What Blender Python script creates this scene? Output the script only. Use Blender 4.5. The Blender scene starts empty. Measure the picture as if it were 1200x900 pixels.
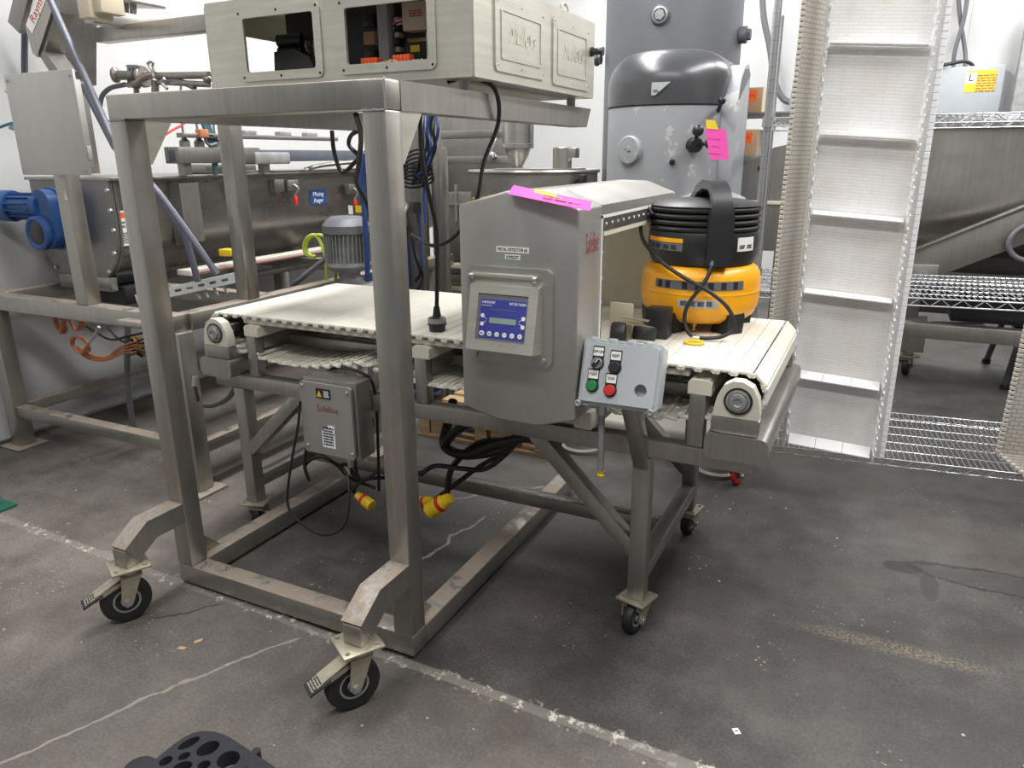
import bpy, bmesh, math, random
from mathutils import Vector, Matrix
random.seed(7)
PI = math.pi
R = math.radians
scene = bpy.context.scene
COL = scene.collection

# ------------------------------------------------------------------ camera
CAM_H, YAW, PITCH, ROLL, FPX = 1.55, R(26.2), R(17.1), R(0.37), 866.0
cf = Vector((-math.sin(YAW)*math.cos(PITCH), math.cos(YAW)*math.cos(PITCH), -math.sin(PITCH)))
cr0 = Vector((math.cos(YAW), math.sin(YAW), 0)); cd0 = cf.cross(cr0)
cr = math.cos(ROLL)*cr0 + math.sin(ROLL)*cd0
cd = -math.sin(ROLL)*cr0 + math.cos(ROLL)*cd0
cam = bpy.data.cameras.new('camera'); camo = bpy.data.objects.new('camera', cam); COL.objects.link(camo)
cam.sensor_width = 36.0; cam.lens = 36.0*FPX/1200.0; cam.clip_start = 0.05; cam.clip_end = 100
M = Matrix.Identity(4)
for i in range(3):
    M[i][0] = cr[i]; M[i][1] = -cd[i]; M[i][2] = -cf[i]
M[2][3] = CAM_H
camo.matrix_world = M
scene.camera = camo

# ------------------------------------------------------------------ light
w = bpy.data.worlds.new('world'); scene.world = w; w.use_nodes = True
bgn = w.node_tree.nodes['Background']
bgn.inputs[0].default_value = (0.93, 0.96, 1.0, 1); bgn.inputs[1].default_value = 0.19
def area(name, loc, sx, sy, power, col=(1, 0.985, 0.965)):
    l = bpy.data.lights.new(name, 'AREA'); l.shape = 'RECTANGLE'; l.size = sx; l.size_y = sy
    l.energy = power; l.color = col
    o = bpy.data.objects.new(name, l); COL.objects.link(o); o.location = loc
    return o
area('ceiling_light', (-2.2, 3.2, 4.6), 0.6, 4.2, 250)
area('ceiling_light', (1.6, 3.2, 4.6), 0.6, 4.2, 250)
area('ceiling_light', (-2.2, 7.4, 4.6), 0.6, 3.0, 200)
area('ceiling_light', (1.6, 7.4, 4.6), 0.6, 3.0, 200)
area('ceiling_light', (-0.4, -0.6, 4.6), 3.6, 0.6, 135)

vs = scene.view_settings
scene.display_settings.display_device = 'sRGB'
vs.view_transform = 'Standard'; vs.look = 'None'; vs.exposure = 0.07; vs.gamma = 1.0
vs.use_curve_mapping = False

# ------------------------------------------------------------------ survey helper: a pixel on a known plane gives a world point
def A(px, py, X=None, Y=None, Z=None):
    d = cr*((px-600)/FPX) + cd*((py-450)/FPX) + cf
    if X is not None: t = X/d.x
    elif Y is not None: t = Y/d.y
    else: t = (Z-CAM_H)/d.z
    return Vector((0, 0, CAM_H)) + d*t

# ------------------------------------------------------------------ materials
def lin(c):
    c = c/255.0
    return c/12.92 if c <= 0.04045 else ((c+0.055)/1.055)**2.4
def srgb(r, g, b): return (lin(r), lin(g), lin(b), 1)
class NT:
    def __init__(s, name):
        s.m = bpy.data.materials.new(name); s.m.use_nodes = True; s.t = s.m.node_tree
        s.b = s.t.nodes['Principled BSDF']
    def n(s, typ, **kw):
        x = s.t.nodes.new(typ)
        for k, v in kw.items():
            if hasattr(x, k): setattr(x, k, v)
            else: x.inputs[k].default_value = v
        return x
    def l(s, a, b): s.t.links.new(a, b)
    def math(s, op, a, b=None, c=None, clamp=False):
        x = s.t.nodes.new('ShaderNodeMath'); x.operation = op; x.use_clamp = clamp
        for i, q in enumerate((a, b, c)):
            if q is None: continue
            if isinstance(q, (int, float)): x.inputs[i].default_value = q
            else: s.l(q, x.inputs[i])
        return x.outputs[0]
    def ramp(s, fac, stops, interp='LINEAR'):
        x = s.t.nodes.new('ShaderNodeValToRGB'); x.color_ramp.interpolation = interp
        e = x.color_ramp.elements
        while len(e) < len(stops): e.new(0.5)
        for i, (p, c) in enumerate(stops):
            e[i].position = p; e[i].color = c if len(c) == 4 else (*c, 1)
        s.l(fac, x.inputs[0]); return x.outputs[0]
    def mix(s, fac, a, b):
        x = s.t.nodes.new('ShaderNodeMix'); x.data_type = 'RGBA'
        for q, k in ((fac, 0), (a, 6), (b, 7)):
            if isinstance(q, (int, float, tuple)): x.inputs[k].default_value = q
            else: s.l(q, x.inputs[k])
        return x.outputs[2]
    def smooth(s, v, lo, hi):   # 1 below lo, 0 above hi
        x = s.t.nodes.new('ShaderNodeMapRange'); x.interpolation_type = 'SMOOTHSTEP'
        x.inputs[3].default_value = 1; x.inputs[4].default_value = 0
        for q, k in ((v, 0), (lo, 1), (hi, 2)):
            if isinstance(q, (int, float)): x.inputs[k].default_value = q
            else: s.l(q, x.inputs[k])
        return x.outputs[0]
    def noise(s, vec, scale, detail=4, rough=0.6):
        x = s.n('ShaderNodeTexNoise'); x.inputs['Scale'].default_value = scale
        x.inputs['Detail'].default_value = detail; x.inputs['Roughness'].default_value = rough
        if vec is not None: s.l(vec, x.inputs['Vector'])
        return x.outputs[0]
    def bump(s, h, strength, dist=0.002):
        x = s.n('ShaderNodeBump'); x.inputs['Strength'].default_value = strength; x.inputs['Distance'].default_value = dist
        s.l(h, x.inputs['Height']); s.l(x.outputs[0], s.b.inputs['Normal'])
def plain(name, col, rough=0.5, metal=0.0, var=0.12, scale=9.0, bump=0.0, bscale=120, spec=0.5):
    k = NT(name); g = k.n('ShaderNodeNewGeometry').outputs['Position']
    n = k.noise(g, scale, 5, 0.65)
    c = Vector(col[:3])
    lo = (*(c*(1-var)), 1); hi = (*[min(1, q*(1+var)) for q in c], 1)
    k.l(k.ramp(n, [(0.3, lo), (0.7, hi)]), k.b.inputs['Base Color'])
    k.b.inputs['Roughness'].default_value = rough; k.b.inputs['Metallic'].default_value = metal
    k.b.inputs['Specular IOR Level'].default_value = spec
    if bump: k.bump(k.noise(g, bscale, 3), bump)
    return k.m
def steel(name, col, rough=0.36, metal=0.85, stretch=(60, 60, 3), dust=0.0, var=0.14):
    k = NT(name); geo = k.n('ShaderNodeNewGeometry'); g = geo.outputs['Position']
    mp = k.n('ShaderNodeMapping'); mp.inputs['Scale'].default_value = stretch; k.l(g, mp.inputs[0])
    n1 = k.noise(mp.outputs[0], 1.0, 3); n2 = k.noise(g, 5.0, 6, 0.7)
    n = k.math('ADD', k.math('MULTIPLY', n1, 0.55), k.math('MULTIPLY', n2, 0.45))
    c = Vector(col[:3])
    base = k.ramp(n, [(0.3, (*(c*(1-var)), 1)), (0.7, (*(c*(1+var)), 1))])
    rg = k.math('ADD', k.math('MULTIPLY', n2, 0.28), rough-0.14)
    met = metal
    if dust:
        up = k.n('ShaderNodeSeparateXYZ'); k.l(geo.outputs['Normal'], up.inputs[0])
        d = k.smooth(up.outputs[2], 0.75, 0.55)
        nd = k.smooth(k.noise(g, 11, 6, 0.75), 0.56, 0.36)
        d = k.math('MULTIPLY', k.math('MULTIPLY', d, nd), dust)
        base = k.mix(d, base, srgb(140, 125, 111))
        rg = k.math('ADD', rg, k.math('MULTIPLY', d, 0.45), clamp=True)
        k.l(k.math('MULTIPLY', k.math('SUBTRACT', 1.0, d), metal), k.b.inputs['Metallic'])
    else: k.b.inputs['Metallic'].default_value = met
    k.l(base, k.b.inputs['Base Color']); k.l(rg, k.b.inputs['Roughness'])
    k.bump(n1, 0.06, 0.001)
    return k.m
MT = {}
MT['steel'] = steel('brushed_steel', srgb(160, 157, 152), 0.36, 0.85)
MT['steel_stand'] = steel('mill_steel', srgb(170, 167, 160), 0.34, 0.86, (45, 45, 2), dust=0.9)
MT['steel_cab'] = steel('cabinet_steel', srgb(204, 202, 190), 0.42, 0.7, (3, 3, 60))
MT['steel_det'] = steel('blasted_steel', srgb(182, 180, 176), 0.44, 0.75, (20, 20, 4), var=0.05)
MT['steel_h'] = steel('brushed_steel_horizontal', srgb(168, 165, 160), 0.34, 0.85, (3, 60, 60))
MT['steel_h2'] = steel('trough_steel', srgb(158, 155, 151), 0.30, 0.85, (40, 4, 40))
MT['chrome'] = plain('chrome_wire', srgb(186, 188, 191), 0.34, 0.85, 0.05)
MT['zinc'] = plain('zinc_plate', srgb(182, 174, 156), 0.4, 0.7, 0.15, 30)
MT['iron'] = plain('cast_metal', srgb(150, 151, 150), 0.5, 0.35, 0.2, 18, 0.15)
MT['cream'] = plain('cream_plastic', srgb(208, 204, 188), 0.5, 0, 0.05, 7)
MT['black'] = plain('black_rubber', srgb(30, 30, 31), 0.55, 0, 0.25, 12)
MT['blackpl'] = plain('black_plastic', srgb(38, 38, 40), 0.42, 0, 0.15, 8)
MT['foam'] = plain('black_foam', srgb(36, 36, 42), 0.8, 0, 0.15, 30)
MT['cable'] = plain('black_cable', srgb(24, 24, 25), 0.4, 0, 0.2)
MT['greycable'] = plain('grey_conduit', srgb(100, 101, 106), 0.45, 0, 0.1)
MT['yellow'] = plain('yellow_plastic', srgb(226, 190, 30), 0.4, 0, 0.08)
MT['red'] = plain('red_plastic', srgb(200, 48, 44), 0.4, 0, 0.08)
MT['green'] = plain('green_plastic', srgb(38, 122, 66), 0.4, 0, 0.08)
MT['greenpaint'] = plain('green_paint', srgb(24, 92, 74), 0.5, 0, 0.12)
MT['white'] = plain('white_plastic', srgb(232, 232, 228), 0.45, 0, 0.04)
MT['paper'] = plain('white_paper', srgb(236, 236, 230), 0.8, 0, 0.03)
MT['ink'] = plain('black_ink', srgb(34, 34, 36), 0.8, 0, 0.02)
MT['redink'] = plain('red_ink', srgb(190, 60, 66), 0.7, 0, 0.15, 60)
MT['whiteink'] = plain('white_ink', srgb(235, 236, 240), 0.7, 0, 0.02)
MT['pink'] = plain('pink_paper', srgb(255, 92, 190), 0.75, 0, 0.04)
MT['ypaper'] = plain('yellow_paper', srgb(246, 214, 62), 0.75, 0, 0.05)
MT['opaper'] = plain('orange_paper', srgb(252, 106, 44), 0.75, 0, 0.05)
MT['orange'] = plain('orange_plastic', srgb(238, 96, 40), 0.45, 0, 0.08)
MT['ocable'] = plain('orange_cable', srgb(176, 112, 76), 0.55, 0, 0.15)
MT['tankyellow'] = plain('yellow_enamel', srgb(246, 172, 22), 0.36, 0, 0.07, 6)
MT['blue'] = plain('blue_enamel', srgb(38, 74, 128), 0.45, 0, 0.18, 12)
MT['bluebright'] = plain('blue_paint', srgb(36, 62, 120), 0.45, 0, 0.15, 12)
MT['bluesign'] = plain('blue_sign', srgb(40, 72, 132), 0.5, 0, 0.04)
MT['screen'] = plain('blue_keypad', srgb(62, 68, 150), 0.35, 0, 0.05)
MT['lcd'] = plain('lcd_window', srgb(142, 162, 150), 0.3, 0, 0.03)
MT['screenedge'] = plain('keypad_border', srgb(112, 112, 122), 0.35, 0, 0.05)
MT['encl'] = plain('grey_enclosure', srgb(178, 183, 185), 0.48, 0, 0.04, 8)
MT['enclsteel'] = plain('grey_painted_box', srgb(170, 176, 180), 0.5, 0, 0.05, 5)
MT['card'] = plain('cardboard', srgb(180, 148, 116), 0.8, 0, 0.08)
MT['tankgrey'] = plain('grey_tank_paint', srgb(96, 98, 103), 0.5, 0.1, 0.07, 3)
MT['hood'] = plain('dark_grey_enamel', srgb(76, 77, 80), 0.28, 0.1, 0.12, 7)
MT['bluegrey'] = plain('bluegrey_pipe', srgb(98, 101, 112), 0.4, 0.2, 0.08)
MT['lime'] = plain('lime_hose', srgb(176, 196, 78), 0.45, 0, 0.08)
MT['teal'] = plain('teal_hose', srgb(66, 104, 116), 0.45, 0, 0.1)
MT['brass'] = plain('brass', srgb(176, 146, 84), 0.35, 0.7, 0.1)
MT['beige'] = plain('beige_enamel', srgb(196, 186, 164), 0.5, 0.05, 0.06)
MT['bwhite'] = plain('pillar_paint', srgb(206, 212, 208), 0.55, 0, 0.04)
MT['redfade'] = plain('faded_red_print', srgb(150, 92, 90), 0.6, 0.2, 0.2, 50)
MT['pipesteel'] = plain('pipe_steel', srgb(150, 143, 136), 0.35, 0.75, 0.12, 30)
MT['steel_darkened'] = steel('darkened_steel', srgb(138, 135, 131), 0.40, 0.8)  # darker copy of the steel; dark reflections are put into its colour
MT['bluedark'] = plain('dark_blue_hose', srgb(34, 54, 104), 0.45, 0, 0.15, 12)
MT['darkin'] = plain('dark_panel', srgb(46, 44, 48), 0.5, 0.1, 0.2, 20)

def chipped(name, paint, under, amt, rough):
    k = NT(name); g = k.n('ShaderNodeNewGeometry').outputs['Position']
    n = k.noise(g, 7.0, 8, 0.72); m = k.smooth(n, amt+0.015, amt)
    m = k.math('SUBTRACT', 1.0, k.smooth(n, amt, amt+0.02))
    n2 = k.noise(g, 3.0, 4)
    p = k.ramp(n2, [(0.3, tuple(q*0.92 for q in paint[:3])+(1,)), (0.7, tuple(min(1, q*1.08) for q in paint[:3])+(1,))])
    k.l(k.mix(m, p, under), k.b.inputs['Base Color']); k.b.inputs['Roughness'].default_value = rough
    k.b.inputs['Metallic'].default_value = 0.1
    return k.m
MT['mixerpaint'] = chipped('chipped_grey_paint', srgb(158, 161, 165), srgb(190, 190, 188), 0.57, 0.45)
MT['rustpaint'] = chipped('rusted_pale_paint', srgb(152, 149, 142), srgb(84, 62, 50), 0.60, 0.6)

def belt_mat(name, col, rows, cols, rough=0.5, mort=0.88):
    """moulded plastic belting: fine rows of hinge slots, as shallow relief and slightly darker slots"""
    k = NT(name); tc = k.n('ShaderNodeUVMap').outputs[0]
    br = k.n('ShaderNodeTexBrick'); k.l(tc, br.inputs[0])
    br.inputs['Scale'].default_value = 1.0; br.inputs['Mortar Size'].default_value = 0.0022
    br.inputs['Brick Width'].default_value = cols; br.inputs['Row Height'].default_value = rows
    br.inputs['Color1'].default_value = col; br.inputs['Color2'].default_value = tuple(q*0.97 for q in col[:3])+(1,)
    br.inputs['Mortar'].default_value = tuple(q*mort for q in col[:3])+(1,)
    g = k.n('ShaderNodeNewGeometry').outputs['Position']
    n = k.noise(g, 6, 5)
    dirt = k.ramp(n, [(0.35, (0.92, 0.9, 0.85, 1)), (0.65, (1, 1, 1, 1))])
    x = k.n('ShaderNodeMix', data_type='RGBA', blend_type='MULTIPLY'); x.inputs[0].default_value = 1
    k.l(br.outputs[0], x.inputs[6]); k.l(dirt, x.inputs[7]); k.l(x.outputs[2], k.b.inputs['Base Color'])
    k.b.inputs['Roughness'].default_value = rough
    k.bump(k.math('SUBTRACT', 1.0, br.outputs[1]), 0.35, 0.002)
    return k.m
MT['beltwhite'] = belt_mat('white_modular_belt', srgb(246, 246, 246), 0.0125, 0.075, 0.5, 0.9)
MT['beltbeige'] = belt_mat('beige_modular_belt', srgb(194, 190, 181), 0.018, 0.034, 0.5, 0.62)
MT['beltedge'] = plain('belt_edge', srgb(190, 185, 174), 0.5, 0, 0.05)
MT['flight'] = plain('white_flight', srgb(240, 240, 240), 0.45, 0, 0.02)
MT['beltrow'] = plain('ivory_belt_row', srgb(214, 211, 199), 0.5, 0, 0.05, 5, 0.12, 160)

def wood_mat():
    k = NT('pallet_wood'); g = k.n('ShaderNodeNewGeometry').outputs['Position']
    mp = k.n('ShaderNodeMapping'); mp.inputs['Scale'].default_value = (3, 40, 40); k.l(g, mp.inputs[0])
    n = k.noise(mp.outputs[0], 1.5, 5)
    k.l(k.ramp(n, [(0.3, srgb(150, 124, 92)), (0.7, srgb(196, 170, 132))]), k.b.inputs['Base Color'])
    k.b.inputs['Roughness'].default_value = 0.8; return k.m
MT['wood'] = wood_mat()

def wall_mat(name, col):
    k = NT(name); g = k.n('ShaderNodeNewGeometry').outputs['Position']
    n = k.noise(g, 1.3, 6, 0.6); n2 = k.noise(g, 9, 5, 0.7)
    c = Vector(col[:3])
    b = k.ramp(n, [(0.3, (*(c*0.93), 1)), (0.7, (*c, 1))])
    sp = k.smooth(k.noise(g, 24, 3), 0.22, 0.24)
    b = k.mix(sp, b, srgb(150, 150, 150))
    k.l(b, k.b.inputs['Base Color']); k.b.inputs['Roughness'].default_value = 0.6
    k.bump(n2, 0.1, 0.004)
    return k.m
MT['wall'] = wall_mat('white_wall_panel', srgb(196, 197, 197))

def floor_mat():
    k = NT('worn_concrete'); g = k.n('ShaderNodeNewGeometry').outputs['Position']
    s = k.n('ShaderNodeSeparateXYZ'); k.l(g, s.inputs[0]); X, Y = s.outputs[0], s.outputs[1]
    big = k.noise(g, 0.9, 6, 0.6); mid = k.noise(g, 5, 8, 0.7); fine = k.noise(g, 95, 4, 0.8)
    v = k.math('ADD', k.math('MULTIPLY', big, 0.5), k.math('ADD', k.math('MULTIPLY', mid, 0.30), k.math('MULTIPLY', fine, 0.32)))
    base = k.ramp(v, [(0.36, srgb(38, 37, 36)), (0.52, srgb(62, 60, 59)), (0.70, srgb(97, 94, 91))])
    # the slab left of / in front of the joint is a lighter, browner pour
    wob = k.math('MULTIPLY', k.math('SUBTRACT', k.noise(g, 3.5, 4), 0.5), 0.10)
    jl = k.math('ADD', k.math('ADD', Y, k.math('MULTIPLY', X, 0.022)), -1.618)
    front = k.smooth(k.math('ADD', jl, wob), -0.02, 0.03)
    base = k.mix(k.math('MULTIPLY', front, 0.55), base, k.ramp(v, [(0.36, srgb(74, 70, 66)), (0.52, srgb(102, 97, 92)), (0.70, srgb(138, 131, 124))]))
    left = k.smooth(X, -2.9, -1.9)
    base = k.mix(k.math('MULTIPLY', left, 0.5), base, k.ramp(v, [(0.38, srgb(62, 57, 53)), (0.52, srgb(98, 91, 85)), (0.68, srgb(140, 133, 125))]))
    # brown patches
    br = k.math('SUBTRACT', 1.0, k.smooth(k.noise(g, 1.7, 5, 0.65), 0.5, 0.66))
    base = k.mix(k.math('MULTIPLY', br, 0.25), base, srgb(82, 70, 61))
    # expansion joint: grey filler with flaking white paint along it
    d = k.math('ABSOLUTE', k.math('ADD', jl, k.math('MULTIPLY', wob, 0.25)))
    rag = k.noise(g, 26, 6, 0.75)
    fill = k.smooth(d, 0.016, 0.021)
    xin = k.smooth(X, 0.9, 1.0)
    base = k.mix(k.math('MULTIPLY', fill, 0.6), base, srgb(128, 124, 117))
    flake = k.math('MULTIPLY', k.smooth(d, 0.010, 0.045), k.math('SUBTRACT', 1.0, k.smooth(rag, 0.54, 0.60)))
    flake = k.math('MULTIPLY', flake, k.math('ADD', 0.25, k.math('SUBTRACT', 1.0, k.smooth(k.noise(g, 2.2, 3), 0.40, 0.60)), clamp=True))
    base = k.mix(k.math('MULTIPLY', flake, 0.85), base, srgb(205, 200, 188))
    def crack(ax, ay, bx, by, wd, col, amp=0.12, fac=0.75):
        nonlocal base
        L = math.hypot(bx-ax, by-ay); ux, uy = (bx-ax)/L, (by-ay)/L
        px = k.math('SUBTRACT', X, ax); py = k.math('SUBTRACT', Y, ay)
        t = k.math('ADD', k.math('MULTIPLY', px, ux), k.math('MULTIPLY', py, uy))
        dd = k.math('ADD', k.math('MULTIPLY', px, -uy), k.math('MULTIPLY', py, ux))
        wv = k.math('MULTIPLY', k.math('SUBTRACT', k.noise(g, 4.2, 3), 0.5), amp)
        dd = k.math('ABSOLUTE', k.math('ADD', dd, wv))
        ins = k.math('MULTIPLY', k.math('SUBTRACT', 1.0, k.smooth(t, 0.0, 0.04)), k.smooth(t, L-0.04, L))
        wn = k.math('MULTIPLY', k.smooth(dd, wd*0.5, wd), ins)
        wn = k.math('MULTIPLY', wn, k.math('SUBTRACT', 1.0, k.smooth(rag, 0.36, 0.44)))
        base = k.mix(k.math('MULTIPLY', wn, fac), base, col)
    crack(-1.96, 0.80, -1.60, 1.62, 0.007, srgb(166, 160, 150), 0.10, 0.5)
    crack(-1.53, 2.10, -1.44, 2.66, 0.008, srgb(180, 176, 168), 0.14, 0.55)
    crack(-1.9, 2.5, -1.2, 3.2, 0.006, srgb(170, 166, 158), 0.1, 0.5)
    crack(-2.15, 1.45, -1.98, 1.66, 0.006, srgb(40, 38, 36))
    # oil stain on the right, with a darker rim
    def blob(cx, cy, rx, ry, amp, sc):
        ax = k.math('DIVIDE', k.math('SUBTRACT', X, cx), rx); ay = k.math('DIVIDE', k.math('SUBTRACT', Y, cy), ry)
        r = k.math('SQRT', k.math('ADD', k.math('MULTIPLY', ax, ax), k.math('MULTIPLY', ay, ay)))
        return k.math('ADD', r, k.math('MULTIPLY', k.math('SUBTRACT', k.noise(g, sc, 5, 0.6), 0.5), amp))
    r1 = blob(0.62, 3.0, 0.36, 0.085, 0.8, 8)
    base = k.mix(k.math('MULTIPLY', k.smooth(r1, 0.98, 1.04), 0.4), base, srgb(58, 56, 55))
    rim = k.math('MULTIPLY', k.smooth(r1, 0.98, 1.06), k.math('SUBTRACT', 1.0, k.smooth(r1, 0.82, 0.97)))
    base = k.mix(k.math('MULTIPLY', rim, 0.7), base, srgb(34, 33, 32))
    r2 = blob(0.24, 2.97, 0.07, 0.045, 0.6, 14)
    base = k.mix(k.math('MULTIPLY', k.smooth(r2, 0.95, 1.05), 0.65), base, srgb(40, 39, 38))
    r3 = blob(0.33, 2.86, 0.03, 0.1, 0.6, 14)
    base = k.mix(k.math('MULTIPLY', k.smooth(r3, 0.9, 1.1), 0.5), base, srgb(46, 45, 44))
    # dusty yellow streak
    r4 = blob(0.2, 2.40, 0.34, 0.045, 0.7, 5)
    spk = k.math('SUBTRACT', 1.0, k.smooth(fine, 0.42, 0.60))
    base = k.mix(k.math('MULTIPLY', k.math('MULTIPLY', k.smooth(r4, 0.3, 1.2), spk), 0.36), base, srgb(170, 154, 124))
    # darker patches around the conveyor's right end and farther right
    for cx, cy, rx, ry in ((-0.1, 2.1, 0.5, 0.16), (-0.1, 3.2, 0.3, 0.05), (-0.45, 2.7, 0.5, 0.4), (0.35, 1.95, 0.22, 0.1)):
        rr = blob(cx, cy, rx, ry, 1.0, 4)
        base = k.mix(k.math('MULTIPLY', k.smooth(rr, 0.4, 1.2), 0.28), base, srgb(58, 57, 57))
    # scattered flecks of white paint in loose clusters
    clus = k.math('SUBTRACT', 1.0, k.smooth(k.noise(g, 3.1, 3), 0.54, 0.66))
    vf = k.n('ShaderNodeTexVoronoi'); vf.inputs['Scale'].default_value = 55.0; k.l(g, vf.inputs['Vector'])
    sf2 = k.n('ShaderNodeSeparateColor'); k.l(vf.outputs['Color'], sf2.inputs[0])
    fk = k.smooth(k.math('SUBTRACT', vf.outputs['Distance'], k.math('MULTIPLY', k.math('SUBTRACT', sf2.outputs[1], 0.35), 0.35)), 0.0, 0.06)
    base = k.mix(k.math('MULTIPLY', k.math('MULTIPLY', fk, clus), 0.45), base, srgb(186, 180, 170))
    # small white crumbs
    vo = k.n('ShaderNodeTexVoronoi'); vo.inputs['Scale'].default_value = 13.0; k.l(g, vo.inputs['Vector'])
    sepc = k.n('ShaderNodeSeparateColor'); k.l(vo.outputs['Color'], sepc.inputs[0])
    rs = k.math('MULTIPLY', k.math('SUBTRACT', sepc.outputs[0], 0.55), 0.14)
    crumb = k.smooth(k.math('SUBTRACT', vo.outputs['Distance'], rs), 0.0, 0.02)
    base = k.mix(k.math('MULTIPLY', crumb, 0.6), base, srgb(190, 187, 180))
    k.l(base, k.b.inputs['Base Color'])
    k.l(k.math('ADD', k.math('MULTIPLY', mid, 0.3), 0.48), k.b.inputs['Roughness'])
    k.b.inputs['Specular IOR Level'].default_value = 0.35
    k.bump(k.math('ADD', k.math('MULTIPLY', mid, 0.6), k.math('MULTIPLY', fine, 0.4)), 0.25, 0.004)
    return k.m
MT['floor'] = floor_mat()

# ------------------------------------------------------------------ mesh helpers
ORG = {}          # world origin of every object made here
class MB:
    def __init__(s, m=None):
        s.v = []; s.f = []; s.m = m if m is not None else Matrix.Identity(4); s.uv = None
    def add(s, vs, fs):
        o = len(s.v); s.v += [s.m @ Vector(p) for p in vs]; s.f += [tuple(i+o for i in f) for f in fs]; return s
    def addbm(s, bm, mat=None):
        bm.verts.ensure_lookup_table()
        mat = mat or Matrix.Identity(4)
        s.add([mat @ v.co for v in bm.verts], [[v.index for v in f.verts] for f in bm.faces]); bm.free(); return s
    def box(s, x0, x1, y0, y1, z0, z1, bev=0.0, seg=2):
        c = Vector(((x0+x1)/2, (y0+y1)/2, (z0+z1)/2)); d = (abs(x1-x0), abs(y1-y0), abs(z1-z0))
        return s.obox(c, d, Matrix.Identity(3), bev, seg)
    def obox(s, c, d, rot, bev=0.0, seg=2):
        bm = bmesh.new(); bmesh.ops.create_cube(bm, size=1.0)
        for v in bm.verts: v.co = Vector((v.co.x*d[0], v.co.y*d[1], v.co.z*d[2]))
        if bev:
            bmesh.ops.bevel(bm, geom=bm.edges[:], offset=min(bev, min(d)*0.45), segments=seg, profile=0.5, affect='EDGES')
            bm.verts.index_update()
        return s.addbm(bm, Matrix.Translation(c) @ rot.to_4x4())
    def bar(s, p, q, w, h, up=(0, 0, 1), bev=0.0):
        """rectangular bar p->q, w sideways, h along up"""
        p, q = Vector(p), Vector(q); d = q-p; L = d.length; z = d.normalized()
        up = Vector(up); x = up.cross(z)
        if x.length < 1e-4: x = Vector((1, 0, 0)).cross(z)
        x.normalize(); y = z.cross(x)
        rot = Matrix((x, y, z)).transposed()
        return s.obox((p+q)/2, (w, h, L), rot, bev)
    def cyl(s, p, q, r0, r1=None, n=16, cap=True):
        r1 = r0 if r1 is None else r1
        p, q = Vector(p), Vector(q); z = (q-p).normalized()
        x = z.orthogonal().normalized(); y = z.cross(x)
        vs = []; fs = []
        for k in range(n):
            a = 2*PI*k/n; u = x*math.cos(a)+y*math.sin(a)
            vs += [p+u*r0, q+u*r1]
        for k in range(n):
            j = (k+1) % n; fs.append((2*k, 2*j, 2*j+1, 2*k+1))
        if cap:
            fs.append(tuple(2*k for k in reversed(range(n)))); fs.append(tuple(2*k+1 for k in range(n)))
        return s.add(vs, fs)
    def lathe(s, prof, c=(0, 0, 0), axis=(0, 0, 1), n=24, close=False):
        """prof = [(radius, height)] turned about axis through c"""
        c = Vector(c); z = Vector(axis).normalized(); x = z.orthogonal().normalized(); y = z.cross(x)
        vs = []; fs = []; m = len(prof)
        for k in range(n):
            a = 2*PI*k/n; u = x*math.cos(a)+y*math.sin(a)
            vs += [c+u*r+z*h for r, h in prof]
        for k in range(n):
            j = (k+1) % n
            for i in range(m-1 if not close else m):
                i2 = (i+1) % m
                fs.append((k*m+i, j*m+i, j*m+i2, k*m+i2))
        if not close:
            if prof[0][0] > 1e-6: fs.append(tuple(k*m for k in reversed(range(n))))
            if prof[-1][0] > 1e-6: fs.append(tuple(k*m+m-1 for k in range(n)))
        return s.add(vs, fs)
    def tube(s, pts, r, n=8, sub=6, smooth=True):
        P = [Vector(p) for p in pts]
        if smooth and len(P) > 2:
            Q = [P[0]*2-P[1]] + P + [P[-1]*2-P[-2]]; out = []
            for i in range(1, len(Q)-2):
                a, b, c, d = Q[i-1:i+3]
                for j in range(sub):
                    t = j/sub
                    out.append(0.5*((2*b)+(c-a)*t+(2*a-5*b+4*c-d)*t*t+(3*b-a-3*c+d)*t**3))
            out.append(P[-1]); P = out
        vs = []; fs = []
        prev = None
        for i, p in enumerate(P):
            t = (P[min(i+1, len(P)-1)]-P[max(i-1, 0)]).normalized()
            x = t.orthogonal().normalized() if prev is None else (prev-t*prev.dot(t)).normalized()
            prev = x; y = t.cross(x)
            for k in range(n):
                a = 2*PI*k/n; vs.append(p+(x*math.cos(a)+y*math.sin(a))*r)
        for i in range(len(P)-1):
            for k in range(n):
                j = (k+1) % n; fs.append((i*n+k, i*n+j, (i+1)*n+j, (i+1)*n+k))
        fs.append(tuple(reversed(range(n)))); fs.append(tuple((len(P)-1)*n+k for k in range(n)))
        return s.add(vs, fs)
    def prism(s, poly, vec):
        poly = [Vector(p) for p in poly]; vec = Vector(vec); n = len(poly)
        vs = poly+[p+vec for p in poly]
        fs = [tuple(reversed(range(n))), tuple(range(n, 2*n))]+[(k, (k+1) % n, n+(k+1) % n, n+k) for k in range(n)]
        return s.add(vs, fs)
    def ball(s, c, r, n=14):
        m = n//2
        return s.lathe([(max(1e-7, r*math.sin(PI*i/m)), -r*math.cos(PI*i/m)) for i in range(m+1)], c, (0, 0, 1), n)
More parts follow.
